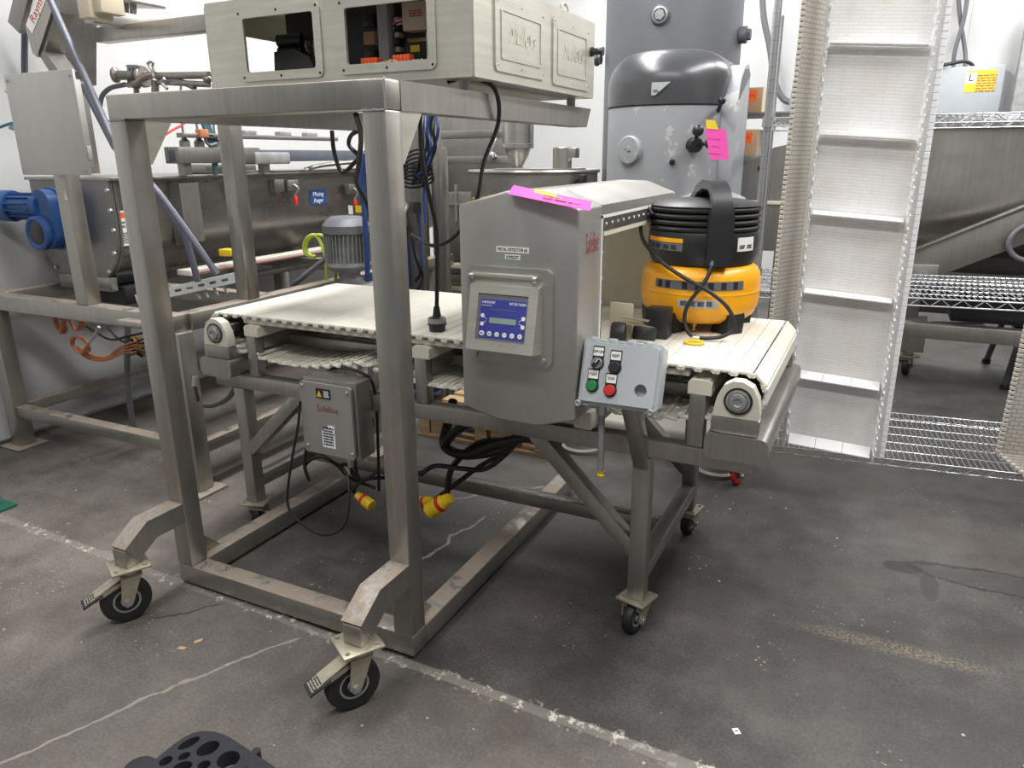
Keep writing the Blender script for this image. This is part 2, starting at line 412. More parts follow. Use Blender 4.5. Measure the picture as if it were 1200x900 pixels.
    def build(s, name, mat, parent=None, label=None, smooth=35, kind=None):
        xs = [p.x for p in s.v]; ys = [p.y for p in s.v]; zs = [p.z for p in s.v]
        o = Vector(((min(xs)+max(xs))/2, (min(ys)+max(ys))/2, (min(zs)+max(zs))/2 if parent else min(zs)))
        me = bpy.data.meshes.new(name); me.from_pydata([tuple(p-o) for p in s.v], [], s.f)
        bm = bmesh.new(); bm.from_mesh(me); bmesh.ops.recalc_face_normals(bm, faces=bm.faces[:]); bm.to_mesh(me); bm.free()
        if smooth:
            me.polygons.foreach_set('use_smooth', [True]*len(me.polygons)); me.set_sharp_from_angle(angle=R(smooth))
        me.update()
        return link(name, me, mat, parent, o, label, kind)
def link(name, me, mat, parent, o, label=None, kind=None):
    ob = bpy.data.objects.new(name, me); COL.objects.link(ob)
    if not me.materials: me.materials.append(MT[mat] if isinstance(mat, str) else mat)
    ORG[ob] = Vector(o)
    if parent is not None:
        ob.parent = parent; ob.location = Vector(o)-ORG[parent]
    else: ob.location = o
    if label: ob['label'] = label
    if kind: ob['kind'] = kind
    return ob
def thing(name, label, cat, loc, group=None):
    e = bpy.data.objects.new(name, None); COL.objects.link(e); e.empty_display_size = 0.1
    e.location = loc; ORG[e] = Vector(loc); e['label'] = label; e['category'] = cat
    if group: e['group'] = group
    return e
def tag(o, label, cat, group=None):
    o['label'] = label; o['category'] = cat
    if group: o['group'] = group
    return o
def dup(o, parent, org, name=None):
    c = o.copy(); COL.objects.link(c); ORG[c] = Vector(org)
    if parent: c.parent = parent; c.location = Vector(org)-ORG[parent]
    else: c.location = org
    for ch in o.children: dup(ch, c, ORG[ch]-ORG[o]+Vector(org))
    return c
def frame(o, right, up):
    r = Vector(right).normalized(); n = r.cross(Vector(up)).normalized(); u = n.cross(r)
    m = Matrix.Identity(4)
    for i in range(3): m[i][0] = r[i]; m[i][1] = u[i]; m[i][2] = n[i]; m[i][3] = Vector(o)[i]
    return m       # local x = right, y = up, z = out of the face
def curve_mesh(splines, depth):
    """filled 2D outline with holes -> list verts/faces, thickness depth (0..depth in z)"""
    cu = bpy.data.curves.new('c', 'CURVE'); cu.dimensions = '2D'; cu.fill_mode = 'BOTH'; cu.extrude = depth/2
    for pts in splines:
        sp = cu.splines.new('POLY'); sp.points.add(len(pts)-1); sp.use_cyclic_u = True
        for i, p in enumerate(pts): sp.points[i].co = (p[0], p[1], 0, 1)
    ob = bpy.data.objects.new('c', cu); me = bpy.data.meshes.new_from_object(ob)
    vs = [v.co + Vector((0, 0, depth/2)) for v in me.vertices]; fs = [tuple(p.vertices) for p in me.polygons]
    bpy.data.objects.remove(ob); bpy.data.curves.remove(cu); bpy.data.meshes.remove(me)
    return vs, fs
def rrect(x0, x1, y0, y1, r, n=5):
    out = []
    for cx, cy, a0 in ((x1-r, y1-r, 0), (x0+r, y1-r, 90), (x0+r, y0+r, 180), (x1-r, y0+r, 270)):
        for k in range(n+1):
            a = R(a0+90*k/n); out.append((cx+r*math.cos(a), cy+r*math.sin(a)))
    return out
def circ(cx, cy, r, n=20, ry=None): return [(cx+r*math.cos(2*PI*k/n), cy+(ry or r)*math.sin(2*PI*k/n)) for k in range(n)]
def plate(splines, depth, m):
    b = MB(m); b.add(*curve_mesh(splines, depth)); return b
def text(s, size, m, mat, parent, name='lettering', depth=0.0006, align='CENTER', sx=1.0, shear=0.0):
    cu = bpy.data.curves.new('t', 'FONT'); cu.body = s; cu.size = size; cu.align_x = align; cu.align_y = 'CENTER'
    cu.extrude = depth; cu.shear = shear; cu.resolution_u = 2
    ob = bpy.data.objects.new('t', cu); me = bpy.data.meshes.new_from_object(ob)
    b = MB(m); b.add([Vector((v.co.x*sx, v.co.y, v.co.z)) for v in me.vertices], [tuple(p.vertices) for p in me.polygons])
    bpy.data.objects.remove(ob); bpy.data.curves.remove(cu); bpy.data.meshes.remove(me)
    return b.build(name, mat, parent, smooth=0)
def label(m, w, h, mat, parent, name='sticker', r=0.002, depth=0.0008):
    return plate([rrect(-w/2, w/2, -h/2, h/2, r, 3)], depth, m).build(name, mat, parent, smooth=0)
def lines(m, w, h, n, parent, mat='ink', name='printed_lines', seed=1):
    """small print: rows of short dashes"""
    rnd = random.Random(seed); b = MB(m); dy = h/n
    for i in range(n):
        y = h/2-dy*(i+0.5); x = -w/2
        while x < w/2-0.004:
            L = min(rnd.uniform(0.1, 0.32)*w, w/2-x)
            b.box(x, x+L, y-dy*0.28, y+dy*0.28, 0, 0.0007); x += L+w*0.05
    return b.build(name, mat, parent, smooth=0)
def bolts(pts, axis, r, h, mat, parent, name='bolt'):
    b0 = None
    for p in pts:
        if b0 is None:
            b0 = MB().cyl(Vector(p), Vector(p)+Vector(axis).normalized()*h, r, r*0.85, 8).build(name, mat, parent)
            d = ORG[b0]-Vector(p)
        else: dup(b0, parent, Vector(p)+d)

# ================================================================== SETTING
def struct(name, mb, mat, parent=None, smooth=0):
    o = mb.build(name, mat, parent, smooth=smooth)
    if parent is None: o['kind'] = 'structure'
    return o
fl = struct('floor', MB().box(-4.6, 6.0, -2.5, 9.1, -0.10, 0.0), 'floor')
wl = struct('wall_left', MB().box(-4.6, -4.37, -2.5, 9.1, 0.0, 5.0), 'wall')
wb = struct('wall_back', MB().box(-4.37, 6.0, 9.0, 9.2, 0.0, 5.0), 'wall')
# wall panels (butt joints show as fine seams)
for y in (-2.5, -1.28, -0.06, 1.16, 2.38, 3.60, 4.82, 6.04, 7.26):
    MB().box(-4.372, -4.35, y+0.0006, min(y+1.2194, 9.0), 0.02, 4.95).build('panel', 'wall', wl, smooth=0)
for x in (-4.35, -3.13, -1.91, -0.69, 0.53, 1.75, 2.97, 4.19):
    MB().box(x+0.0006, x+1.2194, 8.98, 9.002, 0.02, 4.95).build('panel', 'wall', wb, smooth=0)
tr = struct('trim_1', MB().box(-2.20, -1.98, 6.2, 6.5, 0.0, 2.16, 0.008), 'bwhite')

# ================================================================== CASTERS
def caster(parent, x, y, D, zplate, ang, wheel_w, style, name='caster', mat='zinc'):
    """swivel caster: plate top at zplate, wheel resting on the floor; ang = direction the wheel trails"""
    m = Matrix.Translation((x, y, 0)) @ Matrix.Rotation(ang, 4, 'Z')
    r = D/2; off = r*0.30
    b = MB(m)
    ps = wheel_w*1.25 if style != 'brake' else 0.062
    b.box(-ps, ps, -ps, ps, zplate-0.008, zplate, 0.002)
    b.cyl((0, 0, zplate-0.03), (0, 0, zplate-0.008), ps*0.62, ps*0.7, 16)
    ht = wheel_w/2+0.010
    for sgn in (-1, 1):
        yy0, yy1 = sorted((sgn*ht, sgn*(ht+0.005)))
        b.prism([(-0.032, yy0, zplate-0.03), (0.034, yy0, zplate-0.03), (off+0.020, yy0, r), (off+0.006, yy0, r-0.018), (off-0.012, yy0, r-0.012), (off-0.02, yy0, r+0.004)], (0, yy1-yy0, 0))
    b.box(-0.034, 0.036, -ht-0.005, ht+0.005, zplate-0.036, zplate-0.028, 0.001)
    c = b.build(name, mat, parent)
    wm = MB(m); ww = wheel_w/2
    if style == 'brake':
        prof = [(r*0.5, -ww*0.8), (r*0.74, -ww), (r*0.93, -ww*0.9), (r*0.985, -ww*0.55), (r*0.955, -ww*0.5), (r*0.955, -ww*0.36), (r, -ww*0.3), (r, -ww*0.06), (r*0.965, -ww*0.05), (r*0.965, ww*0.05), (r, ww*0.06),
                (r, ww*0.3), (r*0.955, ww*0.36), (r*0.955, ww*0.5), (r*0.985, ww*0.55), (r*0.93, ww*0.9), (r*0.74, ww), (r*0.5, ww*0.8)]
    else:
        prof = [(r*0.5, -ww*0.7), (r*0.72, -ww), (r*0.92, -ww*0.75), (r, -ww*0.25), (r, ww*0.25), (r*0.92, ww*0.75), (r*0.72, ww), (r*0.5, ww*0.7)]
    wm.lathe(prof, (off, 0, r), (0, 1, 0), 36)
    wo = wm.build('wheel', 'black' if style != 'red' else 'red', c)
    h = MB(m)
    h.lathe([(r*0.5, -ww*0.5), (r*0.58, -ww*0.82), (r*0.5, -ww*0.86), (r*0.3, -ww*0.5), (r*0.22, -ww), (0.010, -ww*1.05), (0.010, ww*1.05), (r*0.22, ww), (r*0.3, ww*0.5), (r*0.5, ww*0.86), (r*0.58, ww*0.82), (r*0.5, ww*0.5)], (off, 0, r), (0, 1, 0), 24)
    h.build('hub', 'iron', c)
    a = MB(m); a.cyl((off, -ht-0.012, r), (off, ht+0.012, r), 0.0075, None, 8)
    a.cyl((off, -ht-0.010, r), (off, -ht-0.004, r), 0.014, None, 6); a.cyl((off, ht+0.004, r), (off, ht+0.010, r), 0.014, None, 6)
    a.build('axle', 'chrome', c)
    bolts([m @ Vector((sx*ps*0.72, sy*ps*0.72, zplate)) for sx in (-1, 1) for sy in (-1, 1)], (0, 0, 1), 0.007, 0.006, mat, c)
    if style == 'brake':
        k = MB(m)
        for sgn in (-1, 1):
            yy = sgn*(ht-0.008)
            k.prism([(0.01, yy, zplate-0.04), (0.03, yy, zplate-0.062), (r+0.038, yy, r*1.36), (r+0.05, yy, r*1.50), (r+0.01, yy, r*1.72)], (0, -sgn*0.004, 0))
        k.bar((0.03, 0, zplate-0.038), (r+0.036, 0, r*1.58), ht*2-0.016, 0.004)
        k.build('brake_arm', mat, c)
        p0 = Vector((r+0.012, 0, r*1.62)); p1 = Vector((r+0.075, 0, r*1.28))
        MB(m).bar(p0, p1, 0.062, 0.006, bev=0.001).build('brake_pedal', 'blackpl', c)
        fm = m @ frame((p0+p1)/2+Vector((0.0018, 0, 0.0034)), (0, 1, 0), (p0-p1))
        lines(fm, 0.05, 0.05, 6, c, 'zinc', 'pedal_print')
    return c

# ================================================================== CANTILEVER STAND
T = 0.075
X0, X1, Y0 = -2.235, -1.176, 1.665
ZT = 1.743
stand = thing('cantilever_stand', 'large stainless steel tube stand on two swivel casters, carrying the control cabinet', 'stand', ((X0+X1)/2, Y0+0.7, 0))
S = 'steel_stand'; SC0 = 'steel_cab'; BV = 0.006
MB().box(X0, X1, Y0, Y0+T, 0.012, 0.012+T, BV).build('base_beam', S, stand)
for xa in (X0, X1-T):
    MB().box(xa, xa+T, Y0+T, 3.05, 0.012, 0.012+T, BV).build('base_rail', S, stand)
    MB().box(xa, xa+T, Y0, Y0+T, 0.012+T, ZT-T, BV).build('post', S, stand)
MB().box(X0, X1, Y0, Y0+T, ZT-T, ZT, BV).build('top_beam', S, stand)
for xa in (X0, X1-T):
    b = MB(); b.prism([(xa, Y0+T, ZT-T), (xa, 3.125, ZT-T), (xa, 3.17, ZT), (xa, Y0+T, ZT)], (T, 0, 0))
    b.build('top_arm', S, stand)
    xg = xa+T-0.016
    MB().prism([(xg, Y0+T, ZT-T), (xg, Y0+T+0.105, ZT-T), (xg, Y0+T+0.098, ZT-T-0.010), (xg, Y0+T+0.008, ZT-T-0.135), (xg, Y0+T, ZT-T-0.135)], (0.012, 0, 0)).build('gusset', SC0, stand)
    MB().prism([(xg-0.03, Y0+T, 0.087), (xg-0.03, Y0+T+0.10, 0.087), (xg-0.03, Y0+T, 0.19)], (0.006, 0, 0)).build('gusset', S, stand)
    # weld bead where post meets beam
    wv = MB(); rnd = random.Random(3)
    for k in range(20):
        wv.ball((xa+T*(k+0.5)/20, Y0-0.0005, ZT-T-0.001+rnd.uniform(-0.0015, 0.0015)), 0.0032, 6)
    wv.build('weld_bead', 'chrome', stand, kind='stuff')
    # outrigger arm: out, mitred elbow, stub down to the caster plate
    cx = xa+T/2
    b = MB()
    x0, x1 = cx-0.036, cx+0.036
    b.prism([(x0, Y0, 0.347), (x0, 1.515, 0.347), (x0, 1.418, 0.285), (x0, 1.462, 0.222), (x0, 1.545, 0.272), (x0, Y0, 0.272)], (x1-x0, 0, 0))
    b.build('outrigger_arm', S, stand)
    MB().box(cx-0.032, cx+0.032, 1.405+0.012, 1.468, 0.212, 0.275, 0.004).build('caster_stub', S, stand)
caster(stand, X0+T/2, 1.445, 0.165, 0.212, R(243), 0.046, 'brake')
caster(stand, X1-T/2, 1.440, 0.165, 0.212, R(238), 0.046, 'brake')
wv = MB(); rnd = random.Random(5)
for k in range(22): wv.ball((X1+0.0005, Y0+0.001, ZT-T*(k+0.5)/22), 0.003, 6)
wv.build('weld_bead', 'chrome', stand, kind='stuff')

# ================================================================== CONTROL CABINET ON TOP
CX0, CX1, CY0, CY1, CZ0, CZ1 = -2.17, -1.128, 2.05, 3.055, 1.775, 2.055
cab = thing('control_cabinet', 'steel control cabinet with two open windows and embossed side covers on the stand', 'cabinet', ((CX0+CX1)/2, (CY0+CY1)/2, ZT))
SC = 'steel_cab'
fm = frame((0, CY0, 0), (1, 0, 0), (0, 0, 1))       # local x = X, y = Z, out = -Y
wins = [(-1.998, -1.702, 1.828, 1.995), (-1.576, -1.276, 1.830, 1.992)]
sp = [rrect(CX0, CX1, CZ0, CZ1, 0.006)]+[rrect(a, b, c, d, 0.010) for a, b, c, d in wins]
plate(sp, 0.004, fm).build('front_panel', SC, cab, smooth=20)
for a, b, c, d in wins:
    m = 0.028
    f2 = frame((0, CY0-0.006, 0), (1, 0, 0), (0, 0, 1))
    plate([rrect(a-m, b+m, c-m, d+m, 0.02), rrect(a, b, c, d, 0.010)], 0.004, f2).build('window_flange', SC, cab, smooth=20)
    q = m*0.55
    bolts([(x, CY0-0.010, z) for x in (a-q, (a+b)/2, b+q) for z in (c-q, d+q)], (0, -1, 0), 0.0045, 0.0015, 'ink', cab, 'screw_hole')
fr = frame((CX1, 0, 0), (0, 1, 0), (0, 0, 1))       # right side, out = +X
plate([rrect(CY0, CY1, CZ0, CZ1, 0.006)], 0.004, fr).build('side_panel', SC, cab, smooth=20)
fs_ = frame((CX0, 0, 0), (0, -1, 0), (0, 0, 1)); plate([rrect(-CY1, -CY0, CZ0, CZ1, 0.006), rrect(-CY1+0.06, -CY0-0.02, CZ0+0.012, 1.975, 0.01)], 0.004, fs_).build('side_panel', SC, cab, smooth=20)
MB().box(CX0, CX1, CY0, CY1, CZ1-0.004, CZ1+0.002, 0.002).build('top_panel', SC, cab)
MB().box(CX0, CX1, CY0, CY1, CZ0, CZ0+0.004).build('bottom_panel', SC, cab)
MB().box(-1.66, CX1, CY1-0.004, CY1, CZ0, CZ1).build('back_panel', SC, cab)
MB().prism([(CX0, CY1-0.004, 1.99), (-1.66, CY1-0.004, 1.93), (-1.66, CY1-0.004, CZ1), (CX0, CY1-0.004, CZ1)], (0, 0.004, 0)).build('back_panel', SC, cab)
for (a, b, c, d) in ((2.175, 2.55, 1.803, 2.020), (2.622, 2.987, 1.797, 2.026)):
    f2 = frame((CX1+0.004, 0, 0), (0, 1, 0), (0, 0, 1))
    cv = plate([rrect(a, b, c, d, 0.018)], 0.006, f2).build('cover', SC, cab, smooth=20)
    f3 = frame((CX1+0.010, 0, 0), (0, 1, 0), (0, 0, 1)); i = 0.036
    plate([rrect(a+i, b-i, c+i, d-i, 0.008), rrect(a+i+0.008, b-i-0.008, c+i+0.008, d-i-0.008, 0.006)], 0.003, f3).build('raised_rim', SC, cv, smooth=20)
    text('Mulleys', 0.085, frame((CX1+0.0105, (a+b)/2, (c+d)/2+0.006), (0, 1, 0), (0, 0, 1)), SC, cv, 'embossed_lettering', 0.0016, shear=0.35, sx=0.8)
    bolts([(CX1+0.010, y, z) for y in (a+0.018, (a+b)/2, b-0.018) for z in (c+0.018, d-0.018)], (1, 0, 0), 0.0045, 0.002, 'chrome', cv)
for (x, y) in ((-2.13, 2.10), (-1.20, 2.12), (-2.13, 3.0), (-1.20, 3.0)):
    MB().cyl((x, y, ZT), (x, y, CZ0), 0.018, None, 12).build('foot', 'steel', cab)
MB().tube([(-1.19, 2.86, CZ1), (-1.19, 2.86, CZ1+0.035), (-1.19, 2.89, CZ1+0.05), (-1.19, 2.92, CZ1+0.035), (-1.19, 2.92, CZ1)], 0.006).build('lifting_eye', 'steel', cab)
gl = MB(); gl.cyl((CX1, 3.0, 1.945), (CX1+0.02, 3.0, 1.945), 0.018, None, 8); gl.cyl((CX1+0.02, 3.0, 1.945), (CX1+0.05, 3.0, 1.945), 0.013, None, 10); gl.cyl((CX1+0.05, 3.0, 1.945), (CX1+0.062, 3.0, 1.945), 0.017, None, 8)
gl.build('cable_gland', 'blackpl', cab)
# inside: component plate and what is mounted on it
MB().box(-1.78, CX1-0.01, 2.235, 2.245, CZ0+0.008, CZ1-0.006).build('component_plate', 'darkin', cab)
YP = 2.235
def comp(name, a, b, c, d, dep, mat, bev=0.002):
    return MB().box(a, b, YP-dep, YP, c, d, bev).build(name, mat, cab)
comp('wire_duct', -1.56, -1.52, 1.80, 2.03, 0.045, 'encl')
for k in range(8): comp('terminal', -1.505, -1.488, 1.815+k*0.022, 1.831+k*0.022, 0.03, 'beige' if k % 2 else 'blackpl')
comp('din_rail', -1.47, -1.30, 1.905, 1.922, 0.012, 'brass')
mod = comp('power_module', -1.455, -1.35, 1.937, 2.02, 0.055, 'beige')
fmod = frame((-1.402, YP-0.056, 1.985), (1, 0, 0), (0, 0, 1)); lines(fmod, 0.05, 0.022, 3, mod, 'redink', 'printed_lines', 4)
comp('contactor', -1.46, -1.375, 1.84, 1.905, 0.04, 'blackpl')
label(frame((-1.42, YP-0.041, 1.885), (1, 0, 0), (0, 0, 1)), 0.035, 0.02, 'ypaper', cab)
bk = comp('breaker', -1.372, -1.335, 1.843, 1.93, 0.05, 'white')
MB().box(-1.363, -1.344, YP-0.06, YP-0.049, 1.875, 1.90, 0.002).build('toggle', 'blackpl', bk)
for k, (x, z) in enumerate(((-1.58, 1.835), (-1.455, 1.838))):
    t = MB(); 
    for j in range(5): t.box(x+j*0.013, x+j*0.013+0.011, YP-0.12, YP-0.09, z-0.006+0.004*(j % 2)*k, z+0.022, 0.002)
    t.build('terminal_plug', 'orange', cab)
for k in range(7):
    x = -1.56+k*0.014
    MB().tube([(x+0.0, YP-0.12, 1.84), (x+0.03, YP-0.135, 1.825+0.003*k), (x+0.08, YP-0.12, 1.828), (x+0.12, YP-0.10, 1.845)], 0.0016, 5, 4).build('wire', 'ypaper' if k % 2 else 'white', cab)
for k in range(6):
    MB().tube([(-1.34+0.004*k, YP-0.02, 2.0), (-1.31, YP-0.05, 1.97-0.01*k), (-1.285+0.004*k, YP-0.03, 1.90)], 0.003, 6).build('wire', 'card' if k % 2 else 'blackpl', cab)
for k in range(4):
    MB().tube([(-1.53, YP-0.01, 1.95+k*0.007), (-1.49, YP-0.03, 1.962+k*0.006), (-1.455, YP-0.02, 1.965+k*0.007)], 0.0018, 5).build('wire', 'redink' if k % 2 else 'white', cab)
for k in range(5): comp('relay', -1.345+0.0, -1.30, 1.94+k*0.016, 1.952+k*0.016, 0.025, 'blackpl')
for k in range(4): comp('terminal_strip', -1.63, -1.585, 1.80+k*0.055, 1.84+k*0.055, 0.03, 'blackpl' if k % 2 else 'card')
# left bay: black servo drive bodies and loom
for px, py in ((326, 48), (328, 62)):
    p = A(px, py, Y=2.18); MB().cyl(p, p+Vector((0.09, 0.02, 0)), 0.020, None, 14).build('capacitor', 'blackpl', cab)
b = MB(); b.prism([A(px, py, Y=2.16) for px, py in ((321, 61), (344, 57), (362, 66), (369, 84), (322, 86))], (0, 0.06, 0)); b.build('motor_body', 'blackpl', cab)
p0, p1 = A(334, 18, Y=2.30), A(390, 90, Y=2.30)
MB().box(p0.x, p1.x, 2.30, 2.32, CZ0+0.01, CZ1-0.006).build('inner_plate', 'darkin', cab)
p = A(347, 56, Y=2.28); MB().box(p.x-0.022, p.x+0.022, 2.27, 2.30, p.z-0.02, p.z+0.03, 0.003).build('relay', 'card', cab)
for k in range(6):
    p = A(352+3.4*k, 66-(k % 3)*6, Y=2.28); MB().box(p.x-0.005, p.x+0.005, 2.275, 2.30, p.z-0.03, p.z+0.018).build('terminal', ('encl', 'blackpl', 'beige')[k % 3], cab)
for k in range(5): MB().tube([(-2.0+0.005*k, 2.24, 1.80), (-1.99+0.006*k, 2.24, 1.845), (-1.955+0.008*k, 2.26, 1.84), (-1.94, 2.28, 1.80)], 0.0035, 6).build('wire', ('redink', 'white', 'blackpl')[k % 3], cab)

# ================================================================== BELT CONVEYOR
NY, FY = 2.11, 2.90            # near and far faces of the frame
conv = thing('belt_conveyor', 'stainless conveyor with ivory plastic belt on caster legs, running through the metal detector', 'conveyor', (-1.33, 2.5, 0))
ST = 'steel'
t = 0.058
for ya in (NY, FY-t):
    MB().box(-2.42, -0.25, ya, ya+t, 0.645, 0.705, 0.006).build('side_rail', ST, conv)
    for xa in (-2.325, -0.615):
        MB().box(xa, xa+t, ya, ya+t, 0.128, 0.645, 0.006).build('leg', ST, conv)
    for xa in (-2.225, -1.427, -0.451):
        MB().box(xa, xa+0.05, ya+0.002, ya+0.048, 0.705, 0.872, 0.006).build('upright', ST, conv)
    # diagonal braces
    MB().bar((-0.60, ya+t/2, 0.30), (-0.96, ya+t/2, 0.66), t*0.9, 0.055, (0, 1, 0), 0.005).build('brace', ST, conv)
    MB().bar((-2.28, ya+t/2, 0.37), (-1.97, ya+t/2, 0.66), t*0.9, 0.055, (0, 1, 0), 0.005).build('brace', ST, conv)
for xa in (-2.325, -0.615):
    MB().box(xa, xa+t, NY+t, FY-t, 0.19, 0.245, 0.006).build('cross_beam', ST, conv)
MB().box(-2.27, -0.615, 2.475, 2.53, 0.19, 0.245, 0.006).build('stretcher', ST, conv)
for xa in (-2.225, -1.427, -0.451):
    MB().box(xa, xa+0.05, NY+0.05, FY-0.05, 0.815, 0.868, 0.005).build('cross_beam', ST, conv)
for ya in (2.30, 2.66):
    MB().box(-2.22, -0.42, ya, ya+0.04, 0.80, 0.845, 0.004).build('belt_support', ST, conv)
# cream wear strips and support blocks
for ya in (2.135, 2.45, 2.835):
    MB().box(-2.25, -0.46, ya, ya+0.03, 0.918, 0.938, 0.003).build('wear_strip', 'cream', conv)
for xa in (-2.215, -1.417, -0.441):
    b = MB(); b.prism([(xa-0.016, NY+0.004, 0.872), (xa+0.054, NY+0.004, 0.872), (xa+0.054, NY+0.004, 0.908), (xa+0.044, NY+0.004, 0.917), (xa-0.006, NY+0.004, 0.917), (xa-0.016, NY+0.004, 0.908)], (0, FY-NY-0.008, 0)); b.build('support_block', 'cream', conv)
# end brackets: rounded channel across the machine, block, pillow bearing at each side
def rounded(x0, x1, z0, z1, r, skip=()):
    return rrect(x0, x1, z0, z1, r, 4)
for sx, xc in ((1, -0.303), (-1, -2.345)):
    x0, x1 = (xc-0.085, xc+0.095) if sx > 0 else (xc-0.095, xc+0.075)
    b = MB(); b.prism([(x, 2.060, z) for x, z in rounded(x0, x1, 0.700, 0.778, 0.022)], (0, 0.89, 0)); b.build('end_bracket', ST, conv)
    for ya, yb in ((2.066, 2.119), (2.891, 2.944)):
        MB().box(xc-0.072, xc+0.064, ya+0.004, yb-0.006, 0.779, 0.828, 0.004).build('bearing_block', ST, conv)
        yy = ya+0.006
        prof = [(xc-0.080, 0.829), (xc+0.072, 0.829), (xc+0.074, 0.855), (xc+0.066, 0.905), (xc+0.045, 0.945), (xc+0.012, 0.962), (xc-0.022, 0.962), (xc-0.052, 0.943), (xc-0.070, 0.905), (xc-0.080, 0.855)]
        prof = [(xc+(x-xc)*0.84, 0.829+(z-0.829)*0.82) for x, z in prof]
        bb = MB(); bb.prism([(x, yy, z) for x, z in prof], (0, yb-ya-0.012, 0)); hb = bb.build('bearing_housing', 'cream', conv)
        fo = -1 if ya < 2.5 else 1; yf = yy if fo < 0 else yy+yb-ya-0.012
        c = MB(); c.lathe([(0.040, -0.004), (0.040, 0.004), (0.035, 0.004), (0.035, -0.004)], (xc, yf+fo*0.001, 0.881), (0, 1, 0), 28, True); c.build('bearing_seal', 'blackpl', hb)
        c = MB(); c.lathe([(0.035, 0), (0.034, 0.006), (0.027, 0.007), (0.026, 0.003), (0.024, 0.016), (0.013, 0.017), (0.009, 0.013), (0.001, 0.013)], (xc, yf, 0.881), (0, fo, 0), 28); c.build('bearing_insert', 'iron', hb)
    sh = MB(); sh.cyl((xc, 2.06, 0.888), (xc, 2.95, 0.888), 0.022, None, 16); sh.build('shaft', ST, conv)
    for yk in (2.19, 2.34, 2.5, 2.66, 2.82):
        g = MB(); pts = []
        for k in range(24):
            rr = 0.052 if k % 3 else 0.040
            a = 2*PI*k/24; pts.append((xc+rr*math.cos(a), yk, 0.888+rr*math.sin(a)))
        g.prism(pts, (0, 0.022, 0)); g.build('sprocket', 'blackpl', conv)
# belt rows: one moulded row repeated round the whole loop
PITCH_B = 0.0508
rb = MB(); wv0 = 0.385
rb.box(-PITCH_B/2+0.0008, PITCH_B/2-0.0008, -wv0, wv0, -0.004, 0.004, 0.0012, 1)
nk = 26
for xr in (-0.017, 0.012): rb.box(xr-0.004, xr+0.004, -wv0+0.004, wv0-0.004, -0.010, -0.003)
for k in range(nk):
    y = -wv0+(k+0.5)*2*wv0/nk
    rb.box(-0.009, 0.004, y-0.008, y+0.004, -0.0075, -0.003)
for sx in (-1, 1):
    for yy in (-wv0, wv0): rb.cyl((sx*0.0205, yy-0.004, -0.006), (sx*0.0205, yy+0.004, -0.006), 0.0068, None, 8)
row0 = rb.build('belt_row', 'beltrow', conv)
rmesh = row0.data; bpy.data.objects.remove(row0)
zc, rad = 0.888, 0.060; xL, xR = -2.352, -0.303
path = []                                    # (x, z, angle) closed loop
def sag(u): return -0.085*math.sin(PI*u)*(1+0.15*math.sin(3*PI*u))
L = xR-xL; n_top = int(L/PITCH_B)
for k in range(n_top+1): path.append((xL+L*k/n_top, zc+rad, 0.0))
for k in range(1, 4): a = PI*k/4; path.append((xR+(rad+0.004)*math.sin(a), zc+(rad+0.004)*math.cos(a), a))
def drop(u):       # return run sags in three bays between the cross rollers
    bay = (u*3) % 1.0
    return -0.05*math.sin(PI*bay)
for k in range(n_top+1):
    u = k/n_top; x = xR-L*u
    d = (drop(min(1, u+0.01))-drop(max(0, u-0.01)))
    path.append((x, zc-rad+drop(u), PI+math.atan2(d, -L*0.02)-PI))
for k in range(1, 4): a = PI+PI*k/4; path.append((xL+(rad+0.004)*math.sin(a), zc+(rad+0.004)*math.cos(a), a))
for i, (x, z, a) in enumerate(path):
    o = link('belt_row', rmesh, 'beltrow', conv, (x, 2.505, z))
    o.rotation_euler = (0, a, 0)
for xa in (-1.70, -1.0): MB().cyl((xa, 2.12, 0.80), (xa, 2.89, 0.80), 0.014, None, 12).build('return_roller', 'cream', conv)
for xa, ya, an in ((-2.296, NY+t/2, 110), (-0.586, NY+t/2, 255), (-2.296, FY-t/2, 100), (-0.586, FY-t/2, 80)):
    caster(conv, xa, ya, 0.112, 0.128, R(an), 0.042, 'plain')
MB().tube([(-2.44, 2.03, 0.70), (-2.44, 2.02, 0.66)], 0.012, 8).build('air_fitting', 'chrome', conv)
MB().tube([(-2.44, 2.02, 0.665), (-2.43, 2.015, 0.63), (-2.425, 2.015, 0.60)], 0.007, 8).build('air_fitting', 'blackpl', conv)

# ================================================================== METAL DETECTOR HEAD
DX0, DX1, DY0, DY1 = -1.112, -0.736, 1.912, 2.955
det = thing('metal_detector', 'grey stainless metal detector head with blue keypad, the conveyor running through it', 'detector', ((DX0+DX1)/2, 2.5, 0.70))
SD = 'steel_det'
prof = [(DX0, 0.800), (DX0+0.12, 0.772), (DX1-0.125, 0.770), (DX1, 0.806), (DX1, 1.414), (DX1-0.11, 1.456), (DX1-0.215, 1.460), (DX0, 1.418)]
AY0, AY1, AZ0, AZ1 = 2.112, 2.905, 0.800, 1.345
def slab(y0, y1, name):
    b = MB(); bm = bmesh.new()
    vs = [bm.verts.new((x, y0, z)) for x, z in prof]; f = bm.faces.new(vs)
    r = bmesh.ops.extrude_face_region(bm, geom=[f]); nv = [g for g in r['geom'] if isinstance(g, bmesh.types.BMVert)]
    for v in nv: v.co.y = y1
    bmesh.ops.recalc_face_normals(bm, faces=bm.faces[:])
    bmesh.ops.bevel(bm, geom=bm.edges[:], offset=0.008, segments=3, profile=0.5, affect='EDGES'); bm.verts.index_update()
    b.addbm(bm); return b.build(name, SD, det)
slab(DY0, AY0-0.008, 'housing')
slab(AY1+0.008, DY1, 'housing')
